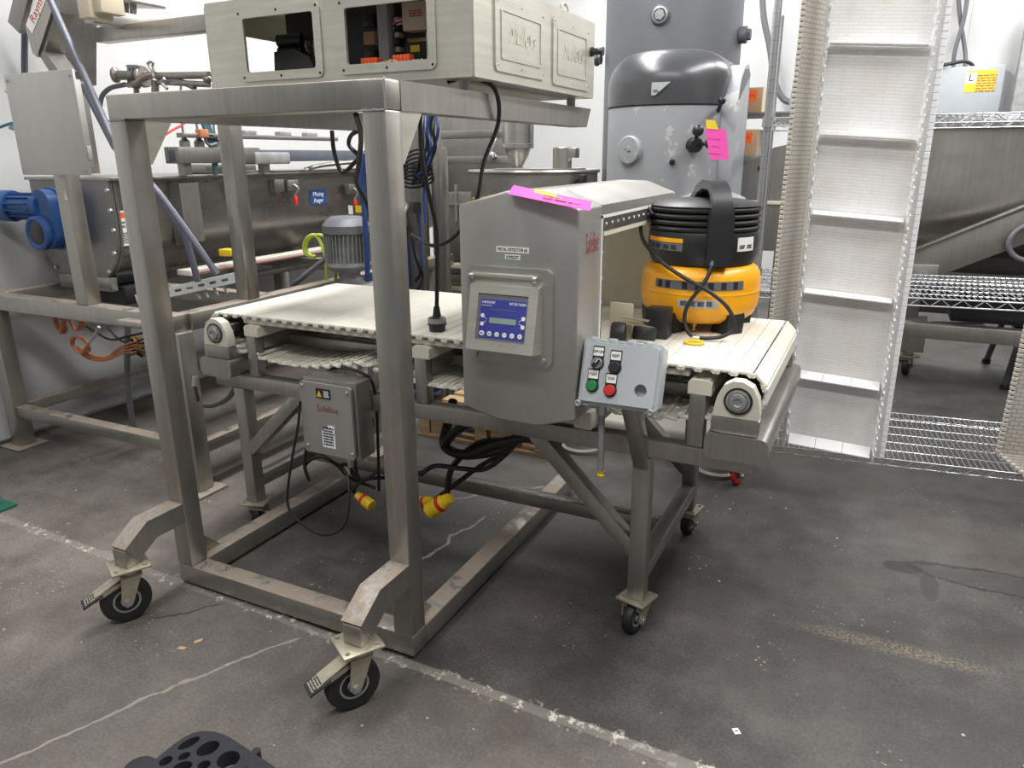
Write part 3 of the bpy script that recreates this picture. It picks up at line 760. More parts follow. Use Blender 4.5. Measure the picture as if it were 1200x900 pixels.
top = [(DX1, 1.372), (DX1, 1.414), (DX1-0.11, 1.456), (DX1-0.215, 1.460), (DX0, 1.418), (DX0, 1.372)]
b = MB(); b.prism([(x, AY0-0.012, z) for x, z in top], (0, AY1-AY0+0.024, 0)); b.build('housing_roof', SD, det)
b = MB(); b.box(DX0+0.002, DX1-0.002, AY0-0.01, AY1+0.01, 0.72, 0.768, 0.004); b.build('housing_floor', SD, det)
# aperture liner, white seal and riveted retaining strip on both faces
ln = MB()
ln.box(DX0+0.012, DX1-0.012, AY0-0.007, AY0+0.004, AZ0, 1.37); ln.box(DX0+0.012, DX1-0.012, AY1-0.004, AY1+0.007, AZ0, 1.37); ln.box(DX0+0.012, DX1-0.012, AY0, AY1, AZ1, 1.371)
ln.build('aperture_liner', 'cream', det)
for x, s in ((DX1, 1), (DX0, -1)):
    xa, xb = sorted((x, x+s*0.003))
    g = MB(); g.box(xa, xb, AY0-0.018, AY0-0.010, 0.82, 1.384); g.box(xa, xb, AY0-0.018, AY1+0.018, 1.376, 1.384); g.box(xa, xb, AY1+0.010, AY1+0.018, 0.82, 1.384)
    g.build('white_seal', 'white', det)
    g = MB(); xa, xb = sorted((x-s*0.010, x+s*0.001))
    g.box(xa, xb, AY0-0.009, AY0+0.006, 0.82, 1.374); g.box(xa, xb, AY0+0.006, AY1, 1.338, 1.374); g.box(xa, xb, AY1-0.006, AY1+0.009, 0.82, 1.374)
    g.build('retaining_strip', ST, det)
    g = MB(); xa, xb = sorted((x-s*0.012, x-s*0.001)); g.box(xa, xb, AY0+0.006, AY1-0.006, 1.322, 1.3385); g.build('seal_edge', 'cream', det)
    bolts([(x+s*0.001, 2.14+k*0.055, 1.357) for k in range(14)]+[(x+s*0.001, AY0-0.001, 0.90+k*0.075) for k in range(6)], (s, 0, 0), 0.006, 0.003, 'chrome', det, 'rivet')
# front display unit
f0 = frame((0, DY0, 0), (1, 0, 0), (0, 0, 1))
bp = plate([rrect(-1.082, -0.806, 0.962, 1.246, 0.022)], 0.012, f0).build('display_backplate', SD, det, smooth=30)
sp = MB(); sp.prism([(-1.056, DY0-0.012, 1.000), (-1.056, DY0-0.072, 1.010), (-1.056, DY0-0.030, 1.196), (-1.056, DY0-0.012, 1.200)], (0.218, 0, 0))
du = sp.build('display_housing', SC, det, smooth=0)
zt_, zb_ = 1.196, 1.010; yt_, yb_ = DY0-0.030, DY0-0.072
ctr = Vector((-0.947, (yt_+yb_)/2, (zt_+zb_)/2)); upv = Vector((0, yt_-yb_, zt_-zb_))
fd = frame(ctr, (1, 0, 0), upv); H2 = upv.length/2
def F(dx, dy, dz=0.0): return fd @ Matrix.Translation((dx, dy, dz))
plate([rrect(-0.109, 0.109, -H2, H2, 0.004), rrect(-0.080, 0.080, -0.066, 0.070, 0.002)], 0.006, F(0, 0, -0.001)).build('bezel', SC, du, smooth=20)
label(F(0, 0.002, 0.0005), 0.158, 0.134, 'screenedge', du, 'keypad_border')
kp = label(F(0.002, -0.002, 0.0014), 0.146, 0.112, 'screen', du, 'keypad')
text('SAFELINE', 0.0105, F(-0.046, 0.045, 0.0026), 'whiteink', du)
text('METTLER TOLEDO', 0.0105, F(0.048, 0.045, 0.0026), 'whiteink', du, sx=0.62)
MB(F(-0.046, 0.036, 0.0024)).box(-0.022, 0.012, -0.0006, 0.0006, 0, 0.0005).build('printed_line', 'whiteink', du)
MB(F(0.0, 0.026, 0.0024)).box(-0.038, 0.042, -0.001, 0.001, 0, 0.0005).build('printed_line', 'screenedge', du)
label(F(0.004, -0.006, 0.0024), 0.086, 0.016, 'lcd', du, 'lcd_window')
for k in range(6):
    c = plate([circ(0, 0, 0.0072 if k else 0.0085, 16, 0.0072)], 0.0006, F(-0.060+k*0.0245, -0.045, 0.0024)).build('key', 'white', du)
    text(('ESC', 'O', '<', '^', 'v', '>')[k], 0.007 if k else 0.005, F(-0.060+k*0.0245, -0.045, 0.0036), 'ink', du, 'key_symbol')
for x in (-0.062, 0.069):
    for y in (0.006, -0.018): 
        plate([circ(0, 0, 0.0062, 16)], 0.0006, F(x, y, 0.0024)).build('key', 'white', du)
        MB(F((x+0.004*(1 if x > 0 else -1)), 0, 0.0023)).bar((0.006*(-1 if x > 0 else 1), y*0.8, 0), ((0.018)*(-1 if x > 0 else 1), -0.006+(y+0.006)*0.2, 0), 0.0004, 0.0012, (0, 1, 0)).build('printed_line', 'whiteink', du)
hg = MB(); hg.bar((-1.055, DY0-0.016, 1.222), (-0.865, DY0-0.016, 1.222), 0.012, 0.012, bev=0.003); hg.build('hinge_bar', SC, det)
for x in (-1.062, -0.858): MB().ball((x, DY0-0.020, 1.218), 0.011, 12).build('hinge_knob', 'chrome', det)
bolts([(x, DY0-0.012, 0.980) for x in (-1.055, -0.832)], (0, -1, 0), 0.009, 0.008, 'chrome', det, 'screw')
# stickers
fl_ = frame((-0.936, DY0-0.0003, 1.296), (1, 0, -0.01), (0.01, 0, 1))
label(fl_, 0.104, 0.0165, 'paper', det); text('METAL DETECTOR #2', 0.0125, frame((-0.936, DY0-0.0014, 1.296), (1, 0, -0.01), (0.01, 0, 1)), 'ink', det, sx=0.78)
label(frame((-0.936, DY0-0.0003, 1.275), (1, 0, 0), (0, 0, 1)), 0.048, 0.014, 'paper', det); lines(frame((-0.936, DY0-0.0012, 1.275), (1, 0, 0), (0, 0, 1)), 0.04, 0.010, 2, det, 'greenpaint', 'printed_lines', 8)
text('Safeline', 0.085, frame((DX1+0.0004, 2.022, 1.312), (0, 1, 0), (0, 0, 1)), 'redfade', det, 'faded_lettering', sx=0.42)
# feet carrying the head on the rails
for x in (DX0+0.07, DX1-0.07):
    for ya in (NY+0.028, FY-0.028): MB().cyl((x, ya, 0.705), (x, ya, 0.775), 0.02, None, 12).build('foot', 'white', det)
MB().box(DX1-0.03, DX1+0.012, 2.02, 2.07, 0.74, 0.80, 0.006).build('foot_block', 'cream', det)

# pink tag lying across the roof
def sheet(pts, th=0.0008): 
    b = MB(); n = len(pts)//2
    vs = [Vector(p) for p in pts]; dn = Vector((0, 0, -th))
    fs = [(2*i, 2*i+1, 2*i+3, 2*i+2) for i in range(n-1)]
    b.add(vs+[v+dn for v in vs], fs+[tuple(j+2*n for j in reversed(f)) for f in fs]+[(0, 2*n, 2*n+1, 1), (2*n-2, 2*n-1, 4*n-1, 4*n-2)]
          +[(2*i, 2*i+2, 2*n+2*i+2, 2*n+2*i) for i in range(n-1)]+[(2*i+1, 2*n+2*i+1, 2*n+2*i+3, 2*i+3) for i in range(n-1)])
    return b
zr = 1.466
_bl, _br, _tr, _tl = A(595, 227, Y=1.885), A(691, 247, Y=1.865), A(694, 236, Y=1.885), A(602, 217, Y=1.940)
pk = sheet([_bl.lerp(_br, k/4) if q == 0 else _tl.lerp(_tr, k/4) for k in range(5) for q in (0, 1)])
pt = tag(pk.build('paper_tag', 'pink'), 'bright pink paper tag draped over the front roof edge of the metal detector', 'tag')
_u = (_br-_bl).normalized(); _w = (_tl-_bl).normalized(); _n = _u.cross(_w).normalized()
def onp(a, b, c=0.001): return _bl.lerp(_br, a).lerp(_tl.lerp(_tr, a), b)+_n*c
sheet([onp(0.30, 0.70), onp(0.28, 1.04), onp(0.58, 0.62), onp(0.56, 0.96)]).build('adhesive_strip', 'ypaper', pt)
lines(frame(onp(0.66, 0.5, 0.0015), _u, _w), 0.12, 0.02, 2, pt, 'redfade', 'handwriting', 5)

# ================================================================== PUSH-BUTTON BOX
bx = thing('button_box', 'grey plastic push-button enclosure with start and stop buttons at the conveyor leg', 'control box', (-0.62, 1.98, 0.62))
zl, zh = 0.872, 1.046; yl, yh = 1.905, 1.958
fb = frame((-0.613, (yl+yh)/2, (zl+zh)/2), (1, 0.03, 0), (0, yh-yl, zh-zl))
def B(dx=0, dy=0, dz=0): return fb @ Matrix.Translation((dx, dy, dz))
W2, H2b = 0.112, 0.091
b = MB(B()); b.box(-W2, W2, -H2b, H2b, -0.105, -0.030, 0.012, 3); body = b.build('box_body', 'encl', bx)
plate([rrect(-W2-0.004, W2+0.004, -H2b-0.004, H2b+0.004, 0.012), circ(0.066, -0.038, 0.0180)], 0.018, B(0, 0, -0.030)).build('lid', 'encl', bx, smooth=30)
plate([rrect(-W2+0.006, W2-0.006, -H2b+0.006, H2b-0.006, 0.008), circ(0.066, -0.038, 0.0180)], 0.012, B(0, 0, -0.012)).build('lid_face', 'encl', bx, smooth=30)
plate([circ(0.066, -0.038, 0.0195)], 0.001, B(0, 0, -0.055)).build('hole_backing', 'brass', bx)
for k in range(7):
    x = -0.088+k*0.027
    MB(B()).box(x-0.010, x+0.010, H2b-0.002, H2b+(0.010 if k % 2 == 0 else 0.005), -0.040, -0.010, 0.002).build('hinge', 'encl', bx)
for x in (-W2+0.0, W2-0.012):
    MB(B()).lathe([(0.011, -0.014), (0.012, -0.004), (0.010, 0.0), (0.006, 0.001), (0.005, -0.002), (0.001, -0.002)], (x, -H2b-0.004, 0), (0, 0, 1), 14).build('lid_screw', 'chrome', bx)
MB(B()).box(-W2+0.002, -W2+0.03, -H2b-0.008, -H2b+0.004, -0.03, -0.012, 0.003).build('latch', 'encl', bx)
def button(x, y, words, mat, sel=False):
    pl = plate([rrect(-0.0165, 0.0165, -0.002, 0.049, 0.002), ], 0.003, B(x, y, 0)).build('legend_plate', 'blackpl', bx)
    plate([circ(0, 0, 0.0190, 24)], 0.004, B(x, y, 0)).build('button_ring', 'blackpl', bx)
    label(B(x, y+0.033, 0.0032), 0.029, 0.024, 'paper', bx, 'legend')
    text(words, 0.0105, B(x, y+0.033, 0.0046), 'ink', bx, sx=0.8)
    c = MB(B(x, y)); 
    if sel:
        c.lathe([(0.0155, 0.003), (0.0155, 0.012), (0.013, 0.016), (0.001, 0.016)], (0, 0, 0), (0, 0, 1), 24); c.build('selector_ring', 'chrome', bx)
        k = MB(B(x, y) @ Matrix.Rotation(R(-35), 4, 'Z')); k.box(-0.005, 0.005, -0.014, 0.014, 0.016, 0.028, 0.002); k.build('selector_knob', 'blackpl', bx)
        MB(B(x, y) @ Matrix.Rotation(R(-35), 4, 'Z')).box(-0.0012, 0.0012, 0.0, 0.013, 0.0282, 0.029).build('selector_mark', 'white', bx)
    else:
        c.lathe([(0.0155, 0.003), (0.0155, 0.011), (0.014, 0.013), (0.001, 0.0135)], (0, 0, 0), (0, 0, 1), 24); c.build('push_button', mat, bx)
button(-0.066, 0.026, 'OFF ON', 'blackpl', True); button(-0.014, 0.019, 'RESET', 'blackpl')
button(-0.074, -0.040, 'START', 'green'); button(-0.020, -0.047, 'STOP', 'red')
MB().bar((-0.586, 2.139, 0.60), (-0.612, 2.02, 0.895), 0.052, 0.05, (1, 0, 0), 0.006).build('mounting_arm', ST, bx)
cd_ = MB(); cd_.cyl((-0.676, 1.985, 0.63), (-0.680, 1.985, 0.85), 0.010, None, 12); cd_.build('conduit', 'iron', bx)
c = MB(); c.cyl((-0.680, 1.985, 0.815), (-0.680, 1.985, 0.845), 0.017, None, 8); c.cyl((-0.680, 1.985, 0.85), (-0.680, 1.985, 0.868), 0.014, None, 12); c.build('conduit_nut', 'chrome', bx)
c = MB(); c.lathe([(0.009, -0.02), (0.012, -0.012), (0.008, -0.006), (0.012, 0.0)], (-0.676, 1.985, 0.63), (0, 0, 1), 10); c.build('yellow_cap', 'yellow', bx)
MB().tube([(-0.70, 1.99, 0.87), (-0.735, 1.99, 0.86), (-0.745, 2.0, 0.82), (-0.76, 2.03, 0.80)], 0.011).build('elbow', 'chrome', bx)

# ================================================================== JUNCTION BOX ON THE CONVEYOR RAIL
jb = thing('junction_box', 'stainless junction box with red lettering and warning sticker hung below the belt', 'junction box', (-1.74, 2.06, 0.48))
JX0, JX1, JZ0, JZ1 = -1.866, -1.616, 0.480, 0.776
MB().box(JX0+0.006, JX1, 2.018, 2.108, JZ0, JZ1, 0.005).build('box_body', ST, jb)
fj = frame((0, 2.012, 0), (1, 0, 0), (0, 0, 1))
dj = plate([rrect(JX0+0.002, JX1-0.012, JZ0+0.006, JZ1-0.012, 0.014)], 0.012, fj).build('door', SD, jb, smooth=30)
MB().box(JX0+0.008, JX1-0.020, 2.008, 2.020, JZ0+0.012, JZ1-0.018).build('door_gasket', 'black', jb)
jy = 1.9995
bolts([(JX0+0.016, jy, JZ1-0.03), (JX1-0.028, jy, JZ1-0.034), (JX0+0.018, jy, JZ0+0.03), (JX1-0.024, jy, JZ0+0.026)], (0, -1, 0), 0.008, 0.005, 'chrome', dj, 'door_screw')
def J(x, z, d=0.0006): return frame((x, jy-d, z), (1, 0, 0), (0, 0, 1))
label(J(-1.752, 0.727), 0.066, 0.038, 'blackpl', dj)
plate([[(-0.012, -0.012), (0.012, -0.012), (0.0, 0.012)]], 0.0008, J(-1.770, 0.726, 0.0016)).build('warning_triangle', 'yellow', dj, smooth=0)
lines(J(-1.737, 0.727, 0.0015), 0.024, 0.026, 6, dj, 'whiteink', 'printed_lines', 3)
text('Safeline', 0.037, J(-1.738, 0.668), 'redfade', dj, 'faded_lettering', sx=0.9)
plate([[(-0.03, -0.045), (0.03, -0.045), (0.03, 0.045), (0.0, 0.045), (0.0, 0.032), (-0.022, 0.032), (-0.022, 0.02), (-0.03, 0.02)]], 0.0008, J(-1.742, 0.562)).build('sticker', 'whiteink', dj, smooth=0)
lines(J(-1.741, 0.562, 0.0015), 0.05, 0.075, 7, dj, 'ink', 'printed_lines', 12)
c = MB(); c.cyl((-1.70, 2.06, 0.45), (-1.70, 2.06, 0.48), 0.016, None, 8); c.cyl((-1.70, 2.06, 0.425), (-1.70, 2.06, 0.452), 0.012, None, 10); c.build('cable_gland', 'chrome', jb)
c = MB(); c.cyl((-1.80, 2.06, 0.462), (-1.80, 2.06, 0.48), 0.013, None, 8); c.build('cable_gland', 'blackpl', jb)
MB().bar((-1.866, 2.112, 0.60), (-1.616, 2.112, 0.60), 0.004, 0.03).build('mounting_strip', ST, jb)
MB().box(-1.80, -1.68, 2.108, 2.16, 0.58, 0.644, 0.003).build('mounting_bracket', ST, jb)

# ================================================================== PLUGS AND CABLES BELOW
def cable(pts, r, mat, lab, name='cable', cat='cable', n=8, smooth=True):
    return tag(MB().tube(pts, r, n, 6, smooth).build(name, mat), lab, cat)
def plug(parent, p, d, s=1.0, prongs=True, name='plug'):
    p = Vector(p); d = Vector(d).normalized()
    b = MB(); b.lathe([(0.009*s, -0.030*s), (0.016*s, -0.026*s), (0.019*s, 0.0), (0.022*s, 0.004*s)], p, d, 18); pb = b.build(name, 'yellow', parent)
    b = MB(); b.lathe([(0.0225*s, 0.004*s), (0.0235*s, 0.006*s), (0.0235*s, 0.016*s), (0.0225*s, 0.018*s)], p, d, 18); b.build('collar', 'red', pb)
    b = MB(); pr = []
    for k in range(5): pr += [(0.0225*s, (0.018+k*0.008)*s), (0.0235*s, (0.020+k*0.008)*s), (0.0235*s, (0.024+k*0.008)*s), (0.0225*s, (0.026+k*0.008)*s)]
    b.lathe(pr, p, d, 18); b.build('shell', 'yellow', pb)
    if prongs:
        x = d.orthogonal().normalized(); y = d.cross(x); b = MB()
        for k in range(3):
            a = 2*PI*k/3; o = p+d*0.056*s+(x*math.cos(a)+y*math.sin(a))*0.010*s
            b.bar(o, o+d*0.018*s, 0.006*s, 0.0018*s)
        b.build('prongs', 'brass', pb)
    return pb
p1 = A(424, 584, Y=2.12); 
c1 = thing('power_cable', 'black cable ending in a short yellow plug with red collar, under the junction box', 'cable', (p1.x, p1.y, 0.30))
pl1 = plug(c1, p1, (0.8, -0.15, -0.25), 1.0)
MB().tube([(-1.70, 2.06, 0.43), (-1.70, 2.07, 0.39), (-1.685, 2.09, 0.355), tuple(p1+Vector((-0.05, 0.01, 0.02))), tuple(p1+Vector((-0.02, 0.004, 0.008)))], 0.008).build('cord', 'cable', c1)
p2 = A(520, 588, Y=2.3)
c2 = thing('power_cable', 'thick black cable ending in a large angled yellow plug below the metal detector', 'cable', (p2.x, p2.y, 0.20))
plug(c2, p2, (-0.75, -0.1, -0.6), 1.45, False)
MB().tube([tuple(p2), tuple(p2+Vector((0.012, 0.01, 0.04))), tuple(A(530, 548, Y=2.32)), tuple(A(560, 520, Y=2.35)), tuple(A(600, 515, Y=2.36)), tuple(A(622, 505, Y=2.3)), (-0.93, 2.25, 0.74)], 0.013).build('cord', 'cable', c2)
p3 = A(500, 588, Y=2.36)
c3 = thing('power_cable', 'black cable ending in a yellow plug half hidden behind the stand post', 'cable', (p3.x, p3.y, 0.20))
plug(c3, p3, (-0.8, 0, -0.25), 1.1, False)
MB().tube([tuple(p3+Vector((0.02, 0, 0.0))), tuple(A(525, 574, Y=2.37)), tuple(A(560, 548, Y=2.4)), tuple(A(596, 526, Y=2.4)), (-0.96, 2.30, 0.70)], 0.010).build('cord', 'cable', c3)
cable([A(531, 470, Y=2.5), A(524, 500, Y=2.4), A(521, 522, Y=2.35), A(545, 533, Y=2.32), A(590, 526, Y=2.3), A(612, 505, Y=2.28), (-0.92, 2.26, 0.735)], 0.020, 'cable', 'thick black sheathed cable looping below the detector toward the pallet', 'cable_loop')
cable([A(585, 498, Y=2.3), A(555, 496, Y=2.3), A(532, 508, Y=2.32), A(522, 525, Y=2.34), A(548, 532, Y=2.3), A(580, 520, Y=2.28), A(620, 512, Y=2.28)], 0.018, 'cable', 'black wrapped cable bundle coiled tight under the detector head', 'cable_bundle')
cable([A(493, 556, Y=2.3), A(510, 546, Y=2.3), A(540, 549, Y=2.3), A(570, 549, Y=2.32), A(600, 525, Y=2.32), A(618, 500, Y=2.3)], 0.010, 'cable', 'black cable lying level over the stretcher below the detector', 'cable')
cable([A(415, 480, Y=2.25), A(418, 555, Y=2.22), A(440, 560, Y=2.2), A(480, 556, Y=2.22), A(500, 552, Y=2.25)], 0.008, 'cable', 'black cable running behind the stand post beside the yellow plug', 'cable')
# thin cord looping below the junction box to the ground
cable([A(352, 470, Y=2.0), A(349, 500, Y=1.99), A(341, 545, Y=1.97), A(337, 590, Y=1.95), A(352, 612, Y=1.94), A(378, 627, Y=1.94), A(402, 618, Y=1.95), A(409, 590, Y=1.98), A(408, 560, Y=2.02), A(400, 545, Y=2.05), (-1.70, 2.06, 0.43)], 0.005, 'cable', 'thin black cord hanging in a long loop from the junction box', 'cord', 'cord')
cable([A(360, 520, Y=2.06), A(357, 545, Y=2.05), A(362, 562, Y=2.05), A(358, 545, Y=2.1), A(375, 535, Y=2.1), A(395, 545, Y=2.1), A(410, 560, Y=2.12), A(440, 572, Y=2.14)], 0.007, 'cable', 'short black cable curling out below the junction box', 'cable')
cable([A(385, 433, Y=2.16), A(400, 431, Y=2.12), A(422, 436, Y=2.10), A(436, 448, Y=2.12), A(441, 475, Y=2.14), A(443, 520, Y=2.16), A(444, 575, Y=2.18)], 0.006, 'cable', 'black cable arching over the junction box and down behind the post', 'cable')

# ================================================================== HANGING CORD WITH BLACK CONNECTOR
hc = thing('hanging_cord', 'black cord with a round black connector hanging above the belt beside the detector', 'cord', (-1.375, 2.2, 0.965))
pp = A(512, 372, Y=2.2)
MB().tube([(-1.26, 2.12, 1.772), (-1.215, 2.16, 1.785), (-1.16, 2.24, 1.76), (-1.165, 2.28, 1.66), A(567, 190, Y=2.26), A(558, 235, Y=2.25), A(535, 275, Y=2.25), A(508, 288, Y=2.25), A(482, 274, Y=2.25)], 0.007).build('cord', 'cable', hc)
MB().tube([A(492, 133, Y=2.1), A(494, 180, Y=2.12), A(502, 225, Y=2.16), A(511, 270, Y=2.19), A(512, 330, Y=2.2), tuple(pp+Vector((0, 0, 0.02)))], 0.0075).build('cord', 'cable', hc)
b = MB(); b.lathe([(0.010, 0.040), (0.013, 0.02), (0.016, 0.004), (0.030, 0.0)], pp, (0, 0, 1), 18); b.build('strain_relief', 'blackpl', hc)
b = MB(); b.lathe([(0.027, 0.0), (0.033, -0.004), (0.033, -0.02), (0.030, -0.024)], pp, (0, 0, 1), 18); b.build('clear_collar', 'iron', hc)
b = MB(); b.lathe([(0.034, -0.018), (0.035, -0.024), (0.030, -0.028), (0.028, -0.062), (0.024, -0.066)], pp, (0, 0, 1), 18); b.build('connector_body', 'blackpl', hc)
b = MB(); 
for k in range(3): b.bar(pp+Vector((-0.008+0.008*k, 0, -0.066)), pp+Vector((-0.008+0.008*k, 0, -0.078)), 0.002, 0.005)
b.build('prongs', 'chrome', hc)

# ================================================================== PANCAKE AIR COMPRESSOR
KX, KY, KZ = -0.565, 2.70, 0.956
cp = thing('air_compressor', 'yellow pancake air compressor with ribbed black shroud standing on the conveyor belt', 'compressor', (KX, KY, KZ))
def K(*p): return (KX+p[0], KY+p[1], KZ+p[2])
b = MB(); b.lathe([(0.001, 0.022), (0.11, 0.025), (0.165, 0.036), (0.192, 0.056), (0.205, 0.085), (0.208, 0.11), (0.208, 0.175), (0.205, 0.198), (0.194, 0.218), (0.175, 0.230), (0.14, 0.236), (0.001, 0.237)], K(0, 0, 0), (0, 0, 1), 56); b.build('tank', 'tankyellow', cp)
b = MB(); b.lathe([(0.2075, 0.134), (0.2095, 0.137), (0.2095, 0.143), (0.2075, 0.146)], K(0, 0, 0), (0, 0, 1), 56, True); b.build('weld_seam', 'tankyellow', cp)
sh = [(0.150, 0.222), (0.178, 0.235), (0.190, 0.265), (0.192, 0.300), (0.190, 0.335), (0.186, 0.345)]
b = MB(); b.lathe(sh+[(0.001, 0.345)], K(0, 0, 0), (0, 0, 1), 56); b.build('shroud', 'blackpl', cp)
for k in range(4):
    z = 0.345+k*0.021
    b = MB(); b.lathe([(0.10, z), (0.182, z), (0.190, z+0.005), (0.191, z+0.012), (0.184, z+0.018), (0.10, z+0.019)], K(0, 0, 0), (0, 0, 1), 56); b.build('hose_wrap', 'black', cp)
b = MB(); b.lathe([(0.001, 0.455), (0.11, 0.450), (0.175, 0.438), (0.190, 0.430), (0.186, 0.424), (0.10, 0.424)], K(0, 0, 0), (0, 0, 1), 56); b.build('shroud_top', 'blackpl', cp)
# carrying handle: near leg running down the shroud, bridge over the top
ha = MB()
dirv = Vector((0.46, -0.89, 0)).normalized(); sd = Vector((-dirv.y, dirv.x, 0))
def HP(r, z): return Vector(K(*(dirv*r)))+Vector((0, 0, z))
pts = [(0.196, 0.24, 0.041), (0.204, 0.30, 0.042), (0.202, 0.40, 0.040), (0.194, 0.440, 0.033), (0.165, 0.482, 0.031), (0.12, 0.500, 0.029), (0.04, 0.500, 0.028), (-0.03, 0.482, 0.028), (-0.09, 0.440, 0.03)]
vs = []; fs = []
for i, (r, z, hw) in enumerate(pts):
    p = HP(r, z); q0 = HP(pts[max(0, i-1)][0], pts[max(0, i-1)][1]); q1 = HP(pts[min(len(pts)-1, i+1)][0], pts[min(len(pts)-1, i+1)][1])
    tg = (q1-q0).normalized(); nn = sd.cross(tg).normalized(); th = 0.014
    vs += [p+sd*hw-nn*th, p+sd*hw*0.7-nn*th*1.5, p-sd*hw*0.7-nn*th*1.5, p-sd*hw-nn*th, p-sd*hw+nn*th, p+sd*hw+nn*th]
n6 = 6
for i in range(len(pts)-1):
    for k in range(n6): j = (k+1) % n6; fs.append((i*n6+k, i*n6+j, (i+1)*n6+j, (i+1)*n6+k))
fs.append(tuple(range(n6))); fs.append(tuple((len(pts)-1)*n6+k for k in reversed(range(n6))))
ha.add(vs, fs); ha.build('handle', 'blackpl', cp, smooth=50)
def wrap(r, a0, a1, z0, z1, th, mat, name, parent=cp, n=10, r1=None):
    b = MB(); r1 = r1 or r
    vs = []; fs = []
    for k in range(n+1):
        a = R(a0+(a1-a0)*k/n); c, s_ = math.cos(a), math.sin(a)
        vs += [K(c*r, s_*r, z0), K(c*r1, s_*r1, z1), K(c*(r1-th), s_*(r1-th), z1), K(c*(r-th), s_*(r-th), z0)]
    for k in range(n):
        for q in range(4): fs.append((4*k+q, 4*k+(q+1) % 4, 4*k+4+(q+1) % 4, 4*k+4+q))
    fs += [(0, 1, 2, 3), (4*n+3, 4*n+2, 4*n+1, 4*n)]
    b.add(vs, fs); return b.build(name, mat, parent)
def on(r, a, z): a = R(a); return frame(K(math.cos(a)*r, math.sin(a)*r, z), (-math.sin(a), math.cos(a), 0), (0, 0, 1))
wrap(0.1935, 212, 262, 0.312, 0.326, 0.006, 'tankyellow', 'yellow_band')
wrap(0.1935, 216, 262, 0.284, 0.310, 0.006, 'greycable', 'label_band')
for a in (222, 231, 243, 253): lines(on(0.1945, a, 0.297), 0.024, 0.016, 3, cp, 'ink', 'printed_lines', a)
wrap(0.1935, 318, 341, 0.285, 0.330, 0.006, 'paper', 'white_sticker')
for a in (324, 334): lines(on(0.1943, a, 0.300), 0.026, 0.014, 2, cp, 'ink', 'printed_lines', a)
wrap(0.2095, 236, 262, 0.158, 0.188, 0.006, 'greycable', 'label_band', r1=0.2088)
wrap(0.2095, 262, 325, 0.158, 0.188, 0.006, 'greycable', 'label_band', r1=0.2088)
for a in (242, 251, 268, 280, 292, 304, 316): 
    wrap(0.2098, a-2.5, a+2.5, 0.161, 0.185, 0.006, 'ink', 'printed_block', n=2, r1=0.2093)
wrap(0.2085, 262, 300, 0.098, 0.126, 0.006, 'encl', 'notice_sticker', r1=0.2093)
for a in (268, 276, 284, 292): lines(on(0.2098, a, 0.113), 0.022, 0.018, 4, cp, 'ink', 'printed_lines', a)
for a in (206, 249, 262, 322, 40, 140):
    m = Matrix.Translation((KX, KY, KZ)) @ Matrix.Rotation(R(a), 4, 'Z')
    if a == 262: continue
    b = MB(m); b.prism([(0.115, -0.036, 0.0), (0.195, -0.036, 0.0), (0.202, -0.036, 0.062), (0.19, -0.036, 0.088), (0.13, -0.036, 0.055)], (0, 0.072, 0)); b.build('foot', 'black', cp)
c = MB(); c.cyl(K(0.02, -0.15, 0.055), K(0.02, -0.15, 0.025), 0.011, None, 8); c.cyl(K(0.02, -0.15, 0.025), K(0.02, -0.15, 0.008), 0.006, None, 8); c.build('drain_valve', 'brass', cp)
# air hose hung round the compressor
hs = thing('air_hose', 'black rubber air hose draped over the front of the yellow compressor', 'hose', K(0.03, -0.24, 0))
MB().tube([K(-0.15, -0.135, 0.40), K(-0.178, -0.125, 0.425), K(-0.198, -0.105, 0.395), K(-0.180, -0.145, 0.32), K(-0.10, -0.205, 0.255), K(-0.01, -0.228, 0.205), K(0.075, -0.228, 0.165), K(0.145, -0.222, 0.11), K(0.170, -0.230, 0.05), K(0.14, -0.245, 0.02), K(0.085, -0.262, 0.011), K(0.035, -0.262, 0.018), K(0.01, -0.25, 0.06), K(0.015, -0.240, 0.115), K(0.055, -0.228, 0.18), K(0.072, -0.212, 0.22), K(0.076, -0.190, 0.262)], 0.0068, 10).build('hose', 'black', hs)
c = MB(); c.lathe([(0.005, 0), (0.008, 0.004), (0.006, 0.02), (0.004, 0.024)], K(0.075, -0.200, 0.24), (0.01, 0.3, 1), 10); c.build('fitting', 'teal', hs)
yr = MB(); rr = [(0.030*math.cos(2*PI*k/16), 0.022*math.sin(2*PI*k/16)) for k in range(17)]
yr.tube([K(0.06+x, -0.315+y, 0.006) for x, y in rr], 0.0045, 8, 2); yt = yr.build('yellow_tag', 'yellow', hs)
tag(yt, 'x', 'x'); del yt['label']; del yt['category']
MB().box(KX+0.045, KX+0.068, KY-0.288, KY-0.268, KZ+0.001, KZ+0.018, 0.003).build('clip', 'cream', hs)

